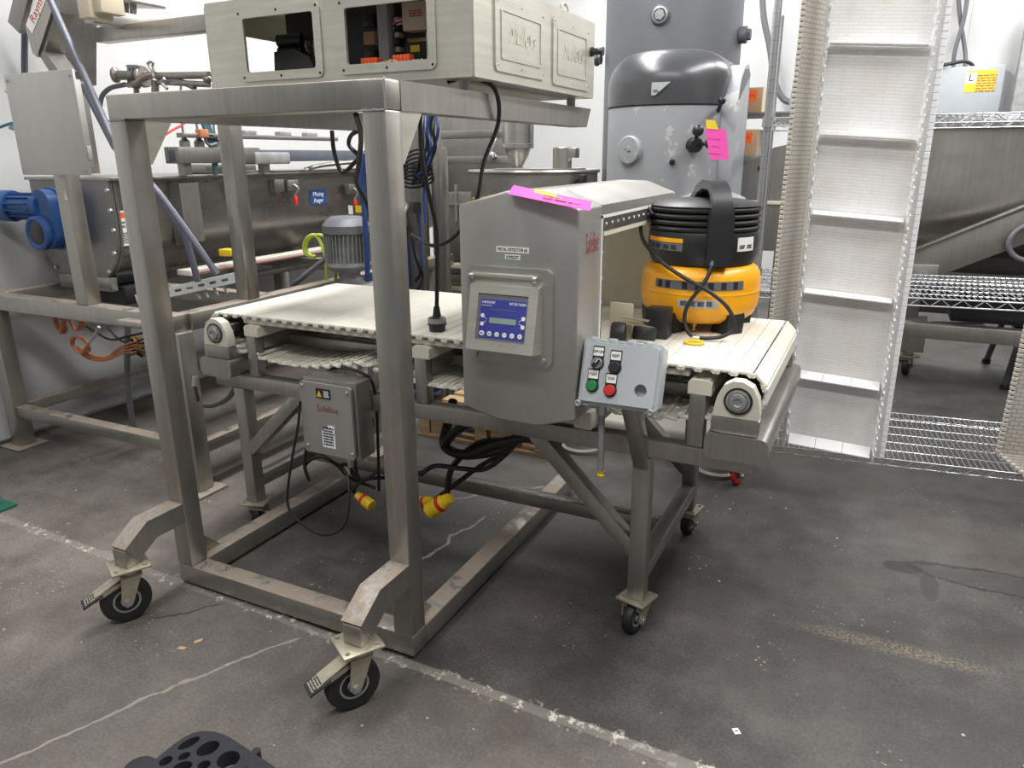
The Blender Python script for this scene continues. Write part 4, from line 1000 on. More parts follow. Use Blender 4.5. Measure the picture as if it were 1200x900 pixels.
# ================================================================== SMALL HARDWARE IN THE APERTURE
hd = thing('hardware_pile', 'pair of spare black-wheeled casters lying on the belt in the detector opening', 'hardware', (-0.735, 2.30, 0.956))
def Hh(*p): return (-0.725+p[0], 2.26+p[1], 0.956+p[2])
for (x, y, z, ax) in ((0.0, 0.0, 0.040, (1, 0.2, 0)), (0.075, 0.04, 0.040, (0, 0.25, 1))):
    MB().lathe([(0.012, -0.022), (0.036, -0.022), (0.039, -0.016), (0.039, 0.016), (0.036, 0.022), (0.012, 0.022)], Hh(x, y, z), ax, 24).build('wheel', 'black', hd)
b = MB(); b.box(*[q for pr in ((-0.78, -0.70), (2.33, 2.336), (0.958, 1.085)) for q in pr], 0.002); b.build('plate', 'beige', hd)
b = MB(); b.bar(Hh(0.02, 0.03, 0.075), Hh(0.11, 0.05, 0.055), 0.03, 0.004); b.bar(Hh(0.0, 0.035, 0.09), Hh(0.09, 0.03, 0.085), 0.02, 0.004); b.bar(Hh(0.03, 0.0, 0.012), Hh(0.10, 0.03, 0.006), 0.012, 0.006); b.build('fork', 'zinc', hd)
b = MB(); b.box(-0.68, -0.60, 2.40, 2.47, 0.957, 1.06, 0.006); b.build('bracket', 'blackpl', hd)

# ================================================================== PLANETARY MIXER BEHIND THE DETECTOR
MX, MY = -1.005, 3.80
mx = thing('planetary_mixer', 'large grey floor-standing planetary mixer with rounded dark hood and chipped paint', 'mixer', (MX, MY, 0))
def stad(hw, f, bk, n=22, cx=MX, cy=MY):
    """plan outline: half-round front of radius hw, straight sides to the back"""
    out = [(cx+hw*math.cos(a), cy-f*math.sin(a)) for a in [PI*k/n for k in range(n+1)]]
    return out+[(cx-hw, cy+bk), (cx+hw, cy+bk)]
def loft(secs):
    b = MB(); n = len(secs[0][0]); vs = []; fs = []
    for o, z in secs: vs += [(x, y, z) for x, y in o]
    for i in range(len(secs)-1):
        for k in range(n): j = (k+1) % n; fs.append((i*n+k, i*n+j, (i+1)*n+j, (i+1)*n+k))
    fs.append(tuple(reversed(range(n)))); fs.append(tuple((len(secs)-1)*n+k for k in range(n)))
    return b.add(vs, fs)
hw = 0.295
loft([(stad(hw, 0.27, 0.33), 1.36), (stad(hw, 0.27, 0.33), 1.772)]).build('gear_head', 'mixerpaint', mx, smooth=50)
secs = [(stad(hw+0.004, 0.274, 0.334), 1.776), (stad(hw+0.004, 0.274, 0.334), 1.87)]
for k in range(1, 8):
    a = PI/2*k/8; c, s_ = math.cos(a), math.sin(a)
    secs.append((stad((hw+0.004)*(0.45+0.55*c), 0.274*(0.35+0.65*c), 0.334*(0.6+0.4*c)), 1.87+0.155*s_))
secs.append((stad(hw*0.2, 0.05, 0.18), 2.028))
loft(secs).build('hood', 'hood', mx, smooth=50)
loft([(stad(hw+0.002, 0.272, 0.332), 1.770), (stad(hw+0.002, 0.272, 0.332), 1.778)]).build('seam', 'ink', mx)
# side drive cover
b = MB(); pr = [(3.70, 1.30), (4.00, 1.30), (4.00, 1.93), (3.93, 1.965), (3.84, 1.95), (3.76, 1.89), (3.70, 1.78)]
b.prism([(MX+hw-0.02, y, z) for y, z in pr], (0.068, 0, 0)); b.build('drive_cover', 'mixerpaint', mx)
b = MB(); b.prism([(MX+hw+0.047, y*0.82+0.70, z*0.82+0.335) for y, z in pr[2:]], (0.004, 0, 0)); b.build('cover_recess', 'hood', mx)
MB().box(MX-0.21, MX+0.25, 3.98, 4.36, 0.10, 1.40, 0.05, 3).build('column', 'mixerpaint', mx)
for x in (-1.34, -0.60): MB().lathe([(0.11, 0.0), (0.115, 0.02), (0.10, 0.03), (0.098, 0.16), (0.09, 0.20)], (x, 3.60, 0), (0, 0, 1), 28).build('base_foot', 'rustpaint', mx)
MB().box(-1.36, -0.66, 3.66, 4.42, 0.02, 0.17, 0.04, 3).build('base', 'rustpaint', mx)
p = A(741, 176, Y=MY-0.22)
def msurf(x):      # point and outward normal on the half-round front of the gear head
    c_ = max(-0.98, min(0.98, (x-MX)/hw)); s_ = math.sqrt(1-c_*c_)
    return MY-0.27*s_, Vector((c_/hw, -s_/0.27, 0)).normalized()
ys, nv_ = msurf(p.x); c0 = Vector((p.x, ys, p.z))
b = MB(); b.lathe([(0.066, -0.03), (0.066, 0.014), (0.060, 0.020), (0.001, 0.022)], c0, nv_, 32); b.build('round_cover', 'mixerpaint', mx)
tv_ = Vector((-nv_.y, nv_.x, 0))
for dx, dz in ((-0.012, 0.004), (0.004, -0.006), (0.012, -0.004)):
    q = c0+nv_*0.020+tv_*dx+Vector((0, 0, dz)); MB().cyl(q, q+nv_*0.0035, 0.003, None, 8).build('screw', 'ink', mx)
p = A(764, 112, Y=MY-0.272); nm = frame((p.x, MY-0.283, p.z), (1, 0.10, 0), (0, 0, 1))
plate([[(0, 0), (0.018, 0.0), (0.085, 0.055), (0, 0.055)]], 0.002, nm).build('torn_nameplate', 'encl', mx)
lines(nm @ Matrix.Translation((0.02, 0.018, 0.0022)), 0.025, 0.014, 2, mx, 'ink', 'printed_lines', 2)
# gear shift knobs and lever
def knob(px, py, Y, r, root_px, root_py, rY):
    q = A(px, py, Y=Y); o = A(root_px, root_py, Y=rY)
    b = MB(); b.cyl(o, q, 0.010, 0.008, 10); b.build('lever_arm', 'blackpl', mx)
    MB().ball(q, r, 16).build('lever_knob', 'blackpl', mx)
knob(818, 153, 3.46, 0.026, 815, 165, 3.60); knob(832, 168, 3.44, 0.024, 815, 170, 3.60)
knob(846, 118, 3.62, 0.018, 838, 140, 3.74)
p = A(814, 170, Y=3.62); MB().lathe([(0.034, -0.02), (0.034, 0.04), (0.028, 0.05), (0.001, 0.05)], (p.x, msurf(p.x)[0], p.z), msurf(p.x)[1], 20).build('lever_boss', 'blackpl', mx)
p = A(788, 190, Y=3.55); MB().lathe([(0.012, 0), (0.014, 0.006), (0.006, 0.008), (0.001, 0.002)], (p.x, msurf(p.x)[0]-0.002, p.z), msurf(p.x)[1], 12).build('oil_plug', 'blackpl', mx)
p = A(826, 220, Y=3.45)
b = MB(); b.lathe([(0.16, 0.0), (0.165, 0.05), (0.15, 0.09), (0.10, 0.11), (0.001, 0.115)], (p.x, 3.62, p.z-0.14), (0, 0, 1), 28); b.build('planetary_cap', 'mixerpaint', mx)
tg = thing('paper_tag', 'pink inspection tag with yellow top tied to the mixer shift lever', 'tag', tuple(A(840, 170, Y=3.41)))
pa, pb_, pc, pd = A(826, 149, Y=3.40), A(851, 152, Y=3.40), A(854, 187, Y=3.40), A(832, 187, Y=3.40)
def quad(a, b, c, d, th=(0, 0.001, 0)): m = MB(); m.prism([a, b, c, d], th); return m
quad(pa, pb_, pc, pd).build('tag_sheet', 'pink', tg)
quad(A(827, 140, Y=3.398), A(838, 141, Y=3.398), A(842, 152, Y=3.398), A(828, 151, Y=3.398)).build('tag_top', 'ypaper', tg)
m = MB(frame(A(836, 157, Y=3.3985), (1, 0, -0.12), (0.1, 0, 1)))
for k in range(4): m.box(-0.020+0.006*k+0.014*(k % 2), 0.034+0.004*k, -0.02-k*0.03, -0.0185-k*0.03, 0, 0.0005)
m.build('printed_lines', 'redink', tg)

# ================================================================== GREY PRESSURE TANK
tk = thing('pressure_tank', 'tall grey cylindrical tank rising behind the mixer hood', 'tank', (-1.36, 5.15, 0))
b = MB(); b.lathe([(0.001, 0.25), (0.25, 0.28), (0.40, 0.38), (0.43, 0.48), (0.43, 3.0), (0.40, 3.1), (0.25, 3.2), (0.001, 3.22)], (-1.36, 5.15, 0), (0, 0, 1), 56); b.build('shell', 'tankgrey', tk, smooth=40)
for k in range(3):
    a = 2*PI*k/3+0.4; MB().box(-1.36+0.36*math.cos(a)-0.03, -1.36+0.36*math.cos(a)+0.03, 5.15+0.36*math.sin(a)-0.03, 5.15+0.36*math.sin(a)+0.03, 0, 0.42).build('leg', 'tankgrey', tk)
p = A(774, 18, Y=4.73)
b = MB(); b.lathe([(0.058, 0.0), (0.058, 0.02), (0.050, 0.03)], (p.x, 4.735, p.z), (0.08, -1, 0), 24); b.build('port_flange', 'tankgrey', tk)
b = MB(); b.lathe([(0.046, 0.0), (0.046, 0.034), (0.038, 0.036), (0.036, 0.028)], (p.x, 4.735, p.z), (0.08, -1, 0), 24); b.build('port_ring', 'chrome', tk)
b = MB(); b.lathe([(0.034, 0.02), (0.030, 0.044), (0.001, 0.046)], (p.x, 4.735, p.z), (0.08, -1, 0), 6); b.build('port_plug', 'iron', tk)
b = MB(); b.cyl((-0.935, 5.12, 2.26), (-0.89, 5.12, 2.26), 0.05, None, 16); b.cyl((-0.89, 5.12, 2.26), (-0.865, 5.12, 2.26), 0.033, None, 6); b.build('side_port', 'tankgrey', tk)
b = MB(); b.cyl((-1.79, 5.0, 2.16), (-1.86, 5.0, 2.16), 0.032, None, 12); b.cyl((-1.81, 5.0, 2.16), (-1.83, 5.0, 2.16), 0.042, None, 8); b.cyl((-1.86, 5.0, 2.16), (-1.90, 5.0, 2.16), 0.026, None, 12); b.build('pipe_union', 'hood', tk)

# ================================================================== MIXING VAT AND AGITATOR
vt = thing('mixing_vat', 'round stainless mixing vat with flat lid between the stand and the mixer', 'vat', (-2.13, 4.68, 0))
b = MB(); b.lathe([(0.001, 0.72), (0.20, 0.74), (0.40, 0.86), (0.425, 0.93), (0.425, 1.445), (0.438, 1.448), (0.442, 1.458), (0.438, 1.468), (0.001, 1.468)], (-2.13, 4.68, 0), (0, 0, 1), 64); b.build('vat_body', 'steel_h', vt)
for k in range(3):
    a = 2*PI*k/3+0.5; MB().cyl((-2.13+0.33*math.cos(a), 4.68+0.33*math.sin(a), 0), (-2.13+0.33*math.cos(a), 4.68+0.33*math.sin(a), 0.85), 0.025, None, 12).build('leg', ST, vt)
b = MB(); b.lathe([(0.30, 1.469), (0.30, 1.477), (0.001, 1.480)], (-2.05, 4.60, 0), (0, 0, 1), 48); b.build('lid', ST, vt)
b = MB(); b.lathe([(0.020, 1.48), (0.03, 1.482), (0.075, 1.56), (0.085, 1.60), (0.085, 1.61)], (-2.22, 4.62, 0), (0, 0, 1), 24); b.build('agitator_cone', ST, vt)
b = MB(); b.lathe([(0.105, 1.605), (0.105, 1.63), (0.088, 1.632), (0.088, 1.83), (0.05, 1.86)], (-2.22, 4.62, 0), (0, 0, 1), 32); b.build('agitator_motor', 'steel_h', vt)
for s_ in (-1, 1): MB().box(-2.22+s_*0.10-0.008, -2.22+s_*0.10+0.008, 4.61, 4.64, 1.60, 1.80, 0.003).build('agitator_bracket', ST, vt)
b = MB(); b.lathe([(0.06, 1.478), (0.06, 1.60), (0.055, 1.605), (0.001, 1.605)], (-1.86, 4.52, 0), (0, 0, 1), 20); b.build('pneumatic_cylinder', ST, vt)
MB().box(-1.83, -1.76, 4.49, 4.56, 1.54, 1.60, 0.004).build('cylinder_block', ST, vt); MB().cyl((-1.85, 4.5, 1.485), (-1.77, 4.5, 1.565), 0.010, None, 8).build('cylinder_rod', 'chrome', vt)
MB().box(-1.72, -1.69, 4.45, 4.52, 1.36, 1.44, 0.004).build('clamp', 'blackpl', vt)
b = MB(); b.cyl((-2.36, 4.30, 1.28), (-2.36, 4.23, 1.28), 0.022, None, 12); b.build('sight_fitting', 'brass', vt)

# ================================================================== STEEL FILLER MACHINE (behind the post)
fm_ = thing('filling_machine', 'stainless machine frame, dark reflections put into its colour, with horizontal bars behind the hanging cord', 'machine', (-2.95, 5.0, 0))
MB().box(-3.30, -2.55, 5.25, 5.32, 0.10, 1.86, 0.006).build('back_panel', 'steel_darkened', fm_)  # stainless panel coloured darker in place of its dark reflections
for x in (-3.30, -2.47): MB().box(x, x+0.06, 5.05, 5.11, 0, 1.90, 0.005).build('upright', 'steel_darkened', fm_)
for z in (1.68, 1.50): MB().box(-3.30, -2.41, 4.99, 5.05, z, z+0.055, 0.005).build('cross_bar', 'steel_darkened', fm_)
MB().box(-2.95, -2.62, 4.80, 5.05, 0.85, 1.30, 0.006).build('gear_case', 'steel_darkened', fm_); MB().box(-2.62, -2.575, 4.78, 5.05, 1.10, 1.38, 0.004).build('black_panel', 'blackpl', fm_)
b = MB(); b.cyl((-2.80, 4.79, 1.36), (-2.80, 4.79, 1.10), 0.012, None, 10); b.bar((-2.90, 4.79, 1.22), (-2.70, 4.79, 1.22), 0.012, 0.012); b.build('valve', 'chrome', fm_)
MB().ball((-2.71, 4.78, 1.22), 0.024, 12).build('valve_knob', 'blackpl', fm_)
b = MB(); b.tube([(-2.58, 4.98, 1.72), (-2.56, 4.96, 1.66), (-2.58, 4.96, 1.62), (-2.60, 4.96, 1.58), (-2.56, 4.96, 1.55)], 0.010); b.ball((-2.585, 4.955, 1.56), 0.028, 10); b.build('bright_clamp', 'chrome', fm_)
for k in range(4): MB().box(-2.95, -2.50, 4.86-0.02*k, 4.98, 0.48+k*0.09, 0.52+k*0.09, 0.004).build('slat', 'beige' if k % 2 else ST, fm_)

# ================================================================== BLUE CONTROL STAND WITH HOSE COILS
bs = thing('pump_cart', 'blue framed pump cart hung with black cable coils behind the stand post', 'pump cart', (-2.62, 3.85, 0))
for x in (-2.77, -2.50): MB().box(x, x+0.03, 3.80, 3.83, 0.03, 1.52, 0.004).build('upright', 'bluebright', bs)
MB().box(-2.41, -2.37, 3.86, 3.90, 0.03, 1.72, 0.004).build('steel_post', ST, bs); MB().box(-2.34, -2.31, 3.84, 3.87, 0.03, 1.60, 0.004).build('steel_post', ST, bs)
for z in (0.06, 0.62, 1.49): MB().box(-2.77, -2.47, 3.80, 3.83, z, z+0.03, 0.004).build('crossbar', 'bluebright', bs)
MB().box(-2.74, -2.44, 3.84, 4.10, 0.10, 0.70, 0.01).build('pump_housing', 'bluebright', bs); MB().box(-2.74, -2.46, 3.78, 3.84, 0.66, 1.02, 0.008).build('control_case', 'hood', bs)
MB().cyl((-2.56, 3.72, 0.80), (-2.56, 3.72, 1.06), 0.045, None, 18).build('filter_bowl', 'bluebright', bs); MB().cyl((-2.56, 3.72, 1.06), (-2.56, 3.72, 1.16), 0.035, None, 14).build('filter_head', 'blackpl', bs)
b = MB(); b.lathe([(0.038, 0), (0.040, 0.01), (0.036, 0.022), (0.030, 0.020), (0.001, 0.020)], (-2.52, 3.70, 1.27), (0.2, -1, 0), 24); gz = b.build('pressure_gauge', 'chrome', bs)
b = MB(); b.lathe([(0.030, 0.0205), (0.001, 0.0208)], (-2.52, 3.70, 1.27), (0.2, -1, 0), 24); b.build('gauge_face', 'paper', gz)
MB().cyl((-2.44, 3.72, 1.30), (-2.44, 3.72, 1.24), 0.02, None, 10).build('regulator_knob', 'blackpl', bs)
MB().box(-2.60, -2.54, 3.68, 3.74, 1.42, 1.60, 0.006).build('valve_block', 'blackpl', bs)
MB().box(-2.62, -2.42, 3.74, 3.79, 0.75, 1.70, 0.004).build('mounting_board', 'steel_darkened', bs)
for k in range(7):
    cc = A(489, 184+4.6*k, Y=3.66); r_ = 0.085+0.004*k
    pts = [(cc.x+r_*math.cos(a), 3.66+0.03*math.sin(a), cc.z-0.035*math.sin(a)+0.02*math.cos(a)) for a in [2*PI*j/14 for j in range(15)]]
    MB().tube(pts, 0.0062, 6, 3).build('cable_coil', 'cable', bs)
rq = random.Random(11)
for k, m_ in enumerate(('cable', 'bluedark', 'cable', 'bluedark', 'cable', 'bluedark', 'cable', 'cable', 'bluedark')):
    j = lambda a: rq.uniform(-a, a)
    MB().tube([A(491+2.6*k, 135, Y=3.63+j(0.03)), A(492+2.4*k+j(2), 155, Y=3.61+j(0.03)), A(493+2.0*k+j(3), 175, Y=3.61+j(0.02)), A(490+1.6*k+j(4), 195+j(6), Y=3.62+j(0.02)), A(482+2.0*k+j(4), 212+j(8), Y=3.65)], 0.0075+rq.uniform(0, 0.003), 8).build('hose', m_, bs)
MB().tube([A(503, 196, Y=3.68), A(497, 225, Y=3.68), A(499, 262, Y=3.68)], 0.009, 8).build('hose', 'bluebright', bs)
MB().tube([(-2.50, 3.70, 1.30), (-2.46, 3.68, 1.15), (-2.44, 3.68, 1.0), (-2.42, 3.70, 0.90), (-2.46, 3.70, 0.84)], 0.010, 8).build('hose', 'cable', bs)
MB().tube([(-2.46, 3.70, 1.06), (-2.42, 3.68, 0.96), (-2.405, 3.70, 0.88), (-2.44, 3.70, 0.80), (-2.50, 3.72, 0.78)], 0.006, 8).build('hose', 'cable', bs)
MB().tube([(-2.44, 3.74, 1.30), (-2.435, 3.74, 1.10), (-2.43, 3.74, 0.92)], 0.009, 8).build('air_line', 'bluebright', bs)
# blue hose and black cable left of the post
cable([A(428, 180, Y=3.3), A(424, 215, Y=3.3), A(427, 250, Y=3.3), A(430, 300, Y=3.3), A(431, 330, Y=3.3)], 0.014, 'bluebright', 'blue hose running up behind the left edge of the stand post', 'air_hose', 'hose')
cable([A(417, 134, Y=2.3), A(423, 160, Y=2.4), A(420, 195, Y=2.6), A(418, 215, Y=2.8), A(428, 235, Y=3.0), A(434, 250, Y=3.1)], 0.010, 'cable', 'black cable dropping from the stand beam beside the tall post', 'cable')
cable([A(389, 153, Y=2.9), A(391, 175, Y=2.9), A(397, 196, Y=2.9), A(403, 202, Y=2.9), A(414, 192, Y=2.9), A(420, 183, Y=2.9), A(409, 170, Y=2.9), A(412, 158, Y=2.9), A(424, 152, Y=2.9)], 0.010, 'cable', 'black cable hanging in a hook below the stand arm', 'cable')

# ================================================================== GREY GEARMOTOR
gm = thing('vertical_motor', 'grey finned electric motor standing upright beyond the conveyor belt', 'motor', (-2.72, 3.36, 0))
mo = (-2.66, 3.34, 0)
b = MB(); b.lathe([(0.001, 1.245), (0.085, 1.24), (0.105, 1.225), (0.132, 1.195), (0.135, 1.155), (0.132, 1.15)], mo, (0, 0, 1), 40); b.build('fan_cowl', 'tankgrey', gm)
b = MB(); b.lathe([(0.112, 1.155), (0.112, 0.99)], mo, (0, 0, 1), 40); b.build('motor_body', 'iron', gm)
f0_ = None
for k in range(36):
    a = 2*PI*k/36
    m = Matrix.Translation(mo) @ Matrix.Rotation(a, 4, 'Z')
    if f0_ is None: f0_ = MB().box(mo[0]+0.108, mo[0]+0.130, mo[1]-0.002, mo[1]+0.002, 0.995, 1.15).build('fin', 'iron', gm)
    else:
        o = f0_.copy(); COL.objects.link(o); o.parent = gm; q = Vector(mo)+Vector((0.119*math.cos(a), 0.119*math.sin(a), 1.0725)); o.location = q-ORG[gm]; o.rotation_euler = (0, 0, a)
b = MB(); b.lathe([(0.128, 0.995), (0.130, 0.975), (0.100, 0.945), (0.060, 0.935), (0.06, 0.90), (0.072, 0.895), (0.072, 0.87)], mo, (0, 0, 1), 40); b.build('end_bell', 'iron', gm)
b = MB(); b.box(-2.772, -2.50, 3.22, 3.46, 0.76, 0.872, 0.02, 3); b.cyl((-2.50, 3.30, 0.82), (-2.42, 3.30, 0.82), 0.05, None, 18); b.cyl((-2.60, 3.21, 0.83), (-2.60, 3.17, 0.83), 0.045, None, 18); b.build('gearbox', 'iron', gm)
for x in (-2.765, -2.55): MB().box(x, x+0.05, 3.30, 3.40, 0.0, 0.762, 0.004).build('pedestal', ST, gm)
label(frame(A(411, 246, Y=3.20), (1, 0, 0), (0, 0, 1)), 0.028, 0.045, 'paper', gm, 'sticker'); label(frame(A(420, 245, Y=3.20), (1, 0, 0), (0, 0, 1)), 0.038, 0.036, 'yellow', gm, 'sticker')

# ================================================================== PALLET
pa_ = thing('pallet', 'weathered wooden pallet on the floor beyond the conveyor', 'pallet', (-1.90, 3.80, 0))
for k, y in enumerate((3.38, 3.52, 3.66, 3.80, 3.94, 4.08)): MB().box(-2.28, -1.46, y, y+0.10, 0.115, 0.137, 0.002, 1).build('deck_board', 'wood', pa_)
for k, x in enumerate((-2.27, -1.90, -1.53)): MB().box(x, x+0.07, 3.38, 4.18, 0.022, 0.114, 0.003, 1).build('stringer', 'wood', pa_)
for y in (3.38, 3.72, 4.08): MB().box(-2.28, -1.46, y, y+0.10, 0.0, 0.021, 0.002, 1).build('bottom_board', 'wood', pa_)
for x in (-2.19, -1.80): MB().box(x, x+0.16, 3.385, 3.46, 0.022, 0.112, 0.003, 1).build('block', 'wood', pa_)

# ================================================================== WIRE SHELVING ON THE RIGHT
RA = R(6.5)
RM = Matrix.Translation((-0.488, 3.47, 0)) @ Matrix.Rotation(RA, 4, 'Z')
RW, RD = 1.52, 0.70
rk = thing('wire_shelving', 'chrome wire shelving unit on casters with white belting hung on its front', 'shelving', (-0.488+RW/2, 3.9, 0))
for x in (0, RW):
    for y in (0, RD):
        b = MB(RM); b.cyl((x, y, 0.10), (x, y, 2.20), 0.0158, None, 16); po = b.build('post', 'chrome', rk)
        b = MB(RM)
        for k in range(40): b.lathe([(0.0164, 0.12+k*0.0508), (0.0164, 0.1225+k*0.0508)], (x, y, 0), (0, 0, 1), 12)
        b.build('groove_rings', 'iron', po, kind='stuff')
        q = RM @ Vector((x, y, 0)); caster(rk, q.x, q.y, 0.10, 0.118, R(70), 0.03, 'red' if (x == 0 and y == 0) else 'plain')
for z in (0.225, 0.965, 1.70):
    fr_ = MB(RM)
    for y in (0, RD):
        for zz in (0.0, -0.032): fr_.cyl((0, y, z+zz), (RW, y, z+zz), 0.0032, None, 8)
    for x in (0, RW):
        for zz in (0.0, -0.032): fr_.cyl((x, 0, z+zz), (x, RD, z+zz), 0.0032, None, 8)
    sf = fr_.build('shelf', 'chrome', rk)
    tr_ = MB(RM)
    def zig(p0, p1, n):
        for k in range(n):
            a = Vector(p0).lerp(Vector(p1), k/n); m_ = Vector(p0).lerp(Vector(p1), (k+0.5)/n); c_ = Vector(p0).lerp(Vector(p1), (k+1)/n)
            tr_.cyl(a+Vector((0, 0, -0.032)), m_, 0.0022, None, 5, False); tr_.cyl(m_, c_+Vector((0, 0, -0.032)), 0.0022, None, 5, False)
    zig((0, 0, z), (RW, 0, z), 19); zig((0, RD, z), (RW, RD, z), 19); zig((0, 0, z), (0, RD, z), 9); zig((RW, 0, z), (RW, RD, z), 9)
    zig((0, RD*0.5, z-0.004), (RW, RD*0.5, z-0.004), 19)
    tr_.build('truss_wire', 'chrome', sf, kind='stuff')
    dk = MB(RM)
    for k in range(64): x = RW*(k+0.5)/64; dk.cyl((x, 0, z+0.003), (x, RD, z+0.003), 0.0018, None, 5, False)
    for k in range(1, 6): y = RD*k/6; dk.cyl((0, y, z-0.001), (RW, y, z-0.001), 0.0026, None, 6, False)
    dk.build('deck_wire', 'chrome', sf, kind='stuff')
    for x in (0, RW):
        for y in (0, RD): b = MB(RM); b.cyl((x, y, z-0.036), (x, y, z+0.006), 0.023, 0.021, 14); b.build('collar', 'chrome', sf)

# ================================================================== HUNG BELTING
def uvgrid(name, mat, parent, pf, nu, nv, su, sv, th, label_=None):
    """sheet from pf(u,v) with thickness and a metric UV map"""
    vs = []; fs = []; uv = []
    for i in range(nu+1):
        for j in range(nv+1): vs.append(pf(i/nu, j/nv))
    nn = (pf(0.01, 0)-pf(0, 0)).cross(pf(0, 0.01)-pf(0, 0)).normalized()*th
    N = len(vs); vs += [v-nn for v in vs]
    id_ = lambda i, j: i*(nv+1)+j
    for i in range(nu):
        for j in range(nv):
            fs.append((id_(i, j), id_(i+1, j), id_(i+1, j+1), id_(i, j+1))); uv.append([(i/nu*su, j/nv*sv), ((i+1)/nu*su, j/nv*sv), ((i+1)/nu*su, (j+1)/nv*sv), (i/nu*su, (j+1)/nv*sv)])
            fs.append(tuple(q+N for q in (id_(i, j), id_(i, j+1), id_(i+1, j+1), id_(i+1, j)))); uv.append([(i/nu*su, j/nv*sv), (i/nu*su, (j+1)/nv*sv), ((i+1)/nu*su, (j+1)/nv*sv), ((i+1)/nu*su, j/nv*sv)])
    rim = [id_(i, 0) for i in range(nu+1)]+[id_(nu, j) for j in range(1, nv+1)]+[id_(i, nv) for i in range(nu-1, -1, -1)]+[id_(0, j) for j in range(nv-1, 0, -1)]
    for k in range(len(rim)):
        a, b = rim[k], rim[(k+1) % len(rim)]; fs.append((b, a, a+N, b+N)); uv.append([(0, 0)]*4)
    c = sum(vs, Vector())/len(vs)
    me = bpy.data.meshes.new(name); me.from_pydata([tuple(v-c) for v in vs], [], fs)
    ul = me.uv_layers.new(name='UVMap'); li = 0
    for q in uv:
        for p in q: ul.data[li].uv = p; li += 1
    me.update()
    o = link(name, me, mat, parent, c); return o
bl = thing('cleated_belt', 'white cleated modular belt with serrated sidewalls hung on the front of the shelving', 'conveyor belt', (-0.09, 3.4, 0.28))
BX0, BX1 = -0.275, 0.128
def by(z): return 3.395+(z-0.3)*-0.035+0.03*max(0, 0.5-z)      # leans slightly outwards at the top
def bp_(u, v): 
    z = 0.30+2.05*v; x = BX0+(BX1-BX0)*u
    return Vector((x-0.006*v, by(z)+0.035*u, z-0.03*u+0.0))
uvgrid('belt_sheet', 'beltwhite', bl, bp_, 6, 40, 0.403, 2.05, 0.009)
flz = [0.335, 0.640, 1.005, 1.330, 1.625, 1.955, 2.27]
for z in flz:
    for k in range(3):
        u0, u1 = 0.045+k*0.280, 0.045+(k+1)*0.280-0.004
        p0 = bp_(u0, (z-0.30)/2.05); p1 = bp_(u1, (z-0.30)/2.05)
        d = Vector((0.0, -0.050, 0.003 if z > 1.5 else -0.034 if z < 0.5 else -0.024 if z < 0.8 else -0.012))
        b = MB(); b.prism([p0+Vector((0, -0.004, 0)), p1+Vector((0, -0.004, 0)), p1+d, p0+d], (0, 0, 0.004)); b.build('flight', 'flight', bl)
for u, nm_ in ((0.012, 'L'), (0.915, 'R')):
    b = MB(); n_ = 78
    for k in range(n_):
        v = (k+0.5)/n_; p = bp_(u, v); 
        off = 0.003 if k % 2 else -0.003
        b.obox(p+Vector((off, -0.032, 0)), (0.004, 0.056, 0.034), Matrix.Rotation(R(9), 3, 'Z') @ Matrix.Rotation(R(14), 3, 'X'))
    b.build('serrated_sidewall', 'flight', bl, kind='stuff')
    b = MB()
    for k in range(n_):
        p = bp_(0.985 if u > 0.5 else u, (k+0.5)/n_); b.obox(p+Vector((0.006 if u > 0.5 else -0.006, -0.004, 0)), (0.020, 0.022, 0.0258), Matrix.Identity(3), 0.002, 1)
    b.build('edge_links', 'beltwhite' if False else 'flight', bl, kind='stuff')
# beige belt hung edge-on beside it
b2 = thing('hung_belt', 'beige perforated modular belt hanging narrow beside the white cleated belt', 'conveyor belt', (-0.33, 3.55, 0.55))
def bp2(u, v):
    z = 0.45+1.85*v
    return Vector((-0.375+0.012*v+0.085*u, 3.27+0.19*u-0.02*v, z))
uvgrid('belt_sheet', 'beltbeige', b2, bp2, 4, 30, 0.30, 1.85, 0.010)
b = MB()
for k in range(96): p = bp2(0.0, (k+0.5)/96); b.obox(p+Vector((0.0, -0.008, 0)), (0.016, 0.020, 0.014), Matrix.Identity(3), 0.002, 1)
b.build('edge_links', 'beltedge', b2, kind='stuff')
b3 = thing('hung_belt', 'beige modular belt end curling down to the lower shelf at the far right', 'conveyor belt', (0.55, 3.62, 0.24))
def bp3(u, v):
    s = v*1.2
    if s < 0.16: return Vector((0.70-0.135*(s/0.16)+0.32*u, 3.52+0.05*u, 0.235+0.10*(s/0.16)))
    return Vector((0.565+0.02*(s-0.16)+0.32*u, 3.52+0.05*u, 0.335+(s-0.16)))
uvgrid('belt_sheet', 'beltbeige', b3, bp3, 4, 30, 0.32, 1.2, 0.012)
b = MB()
for k in range(60): p = bp3(0.0, (k+0.5)/60); b.obox(p, (0.020, 0.022, 0.015), Matrix.Identity(3), 0.002, 1)
b.build('edge_links', 'beltedge', b3, kind='stuff')

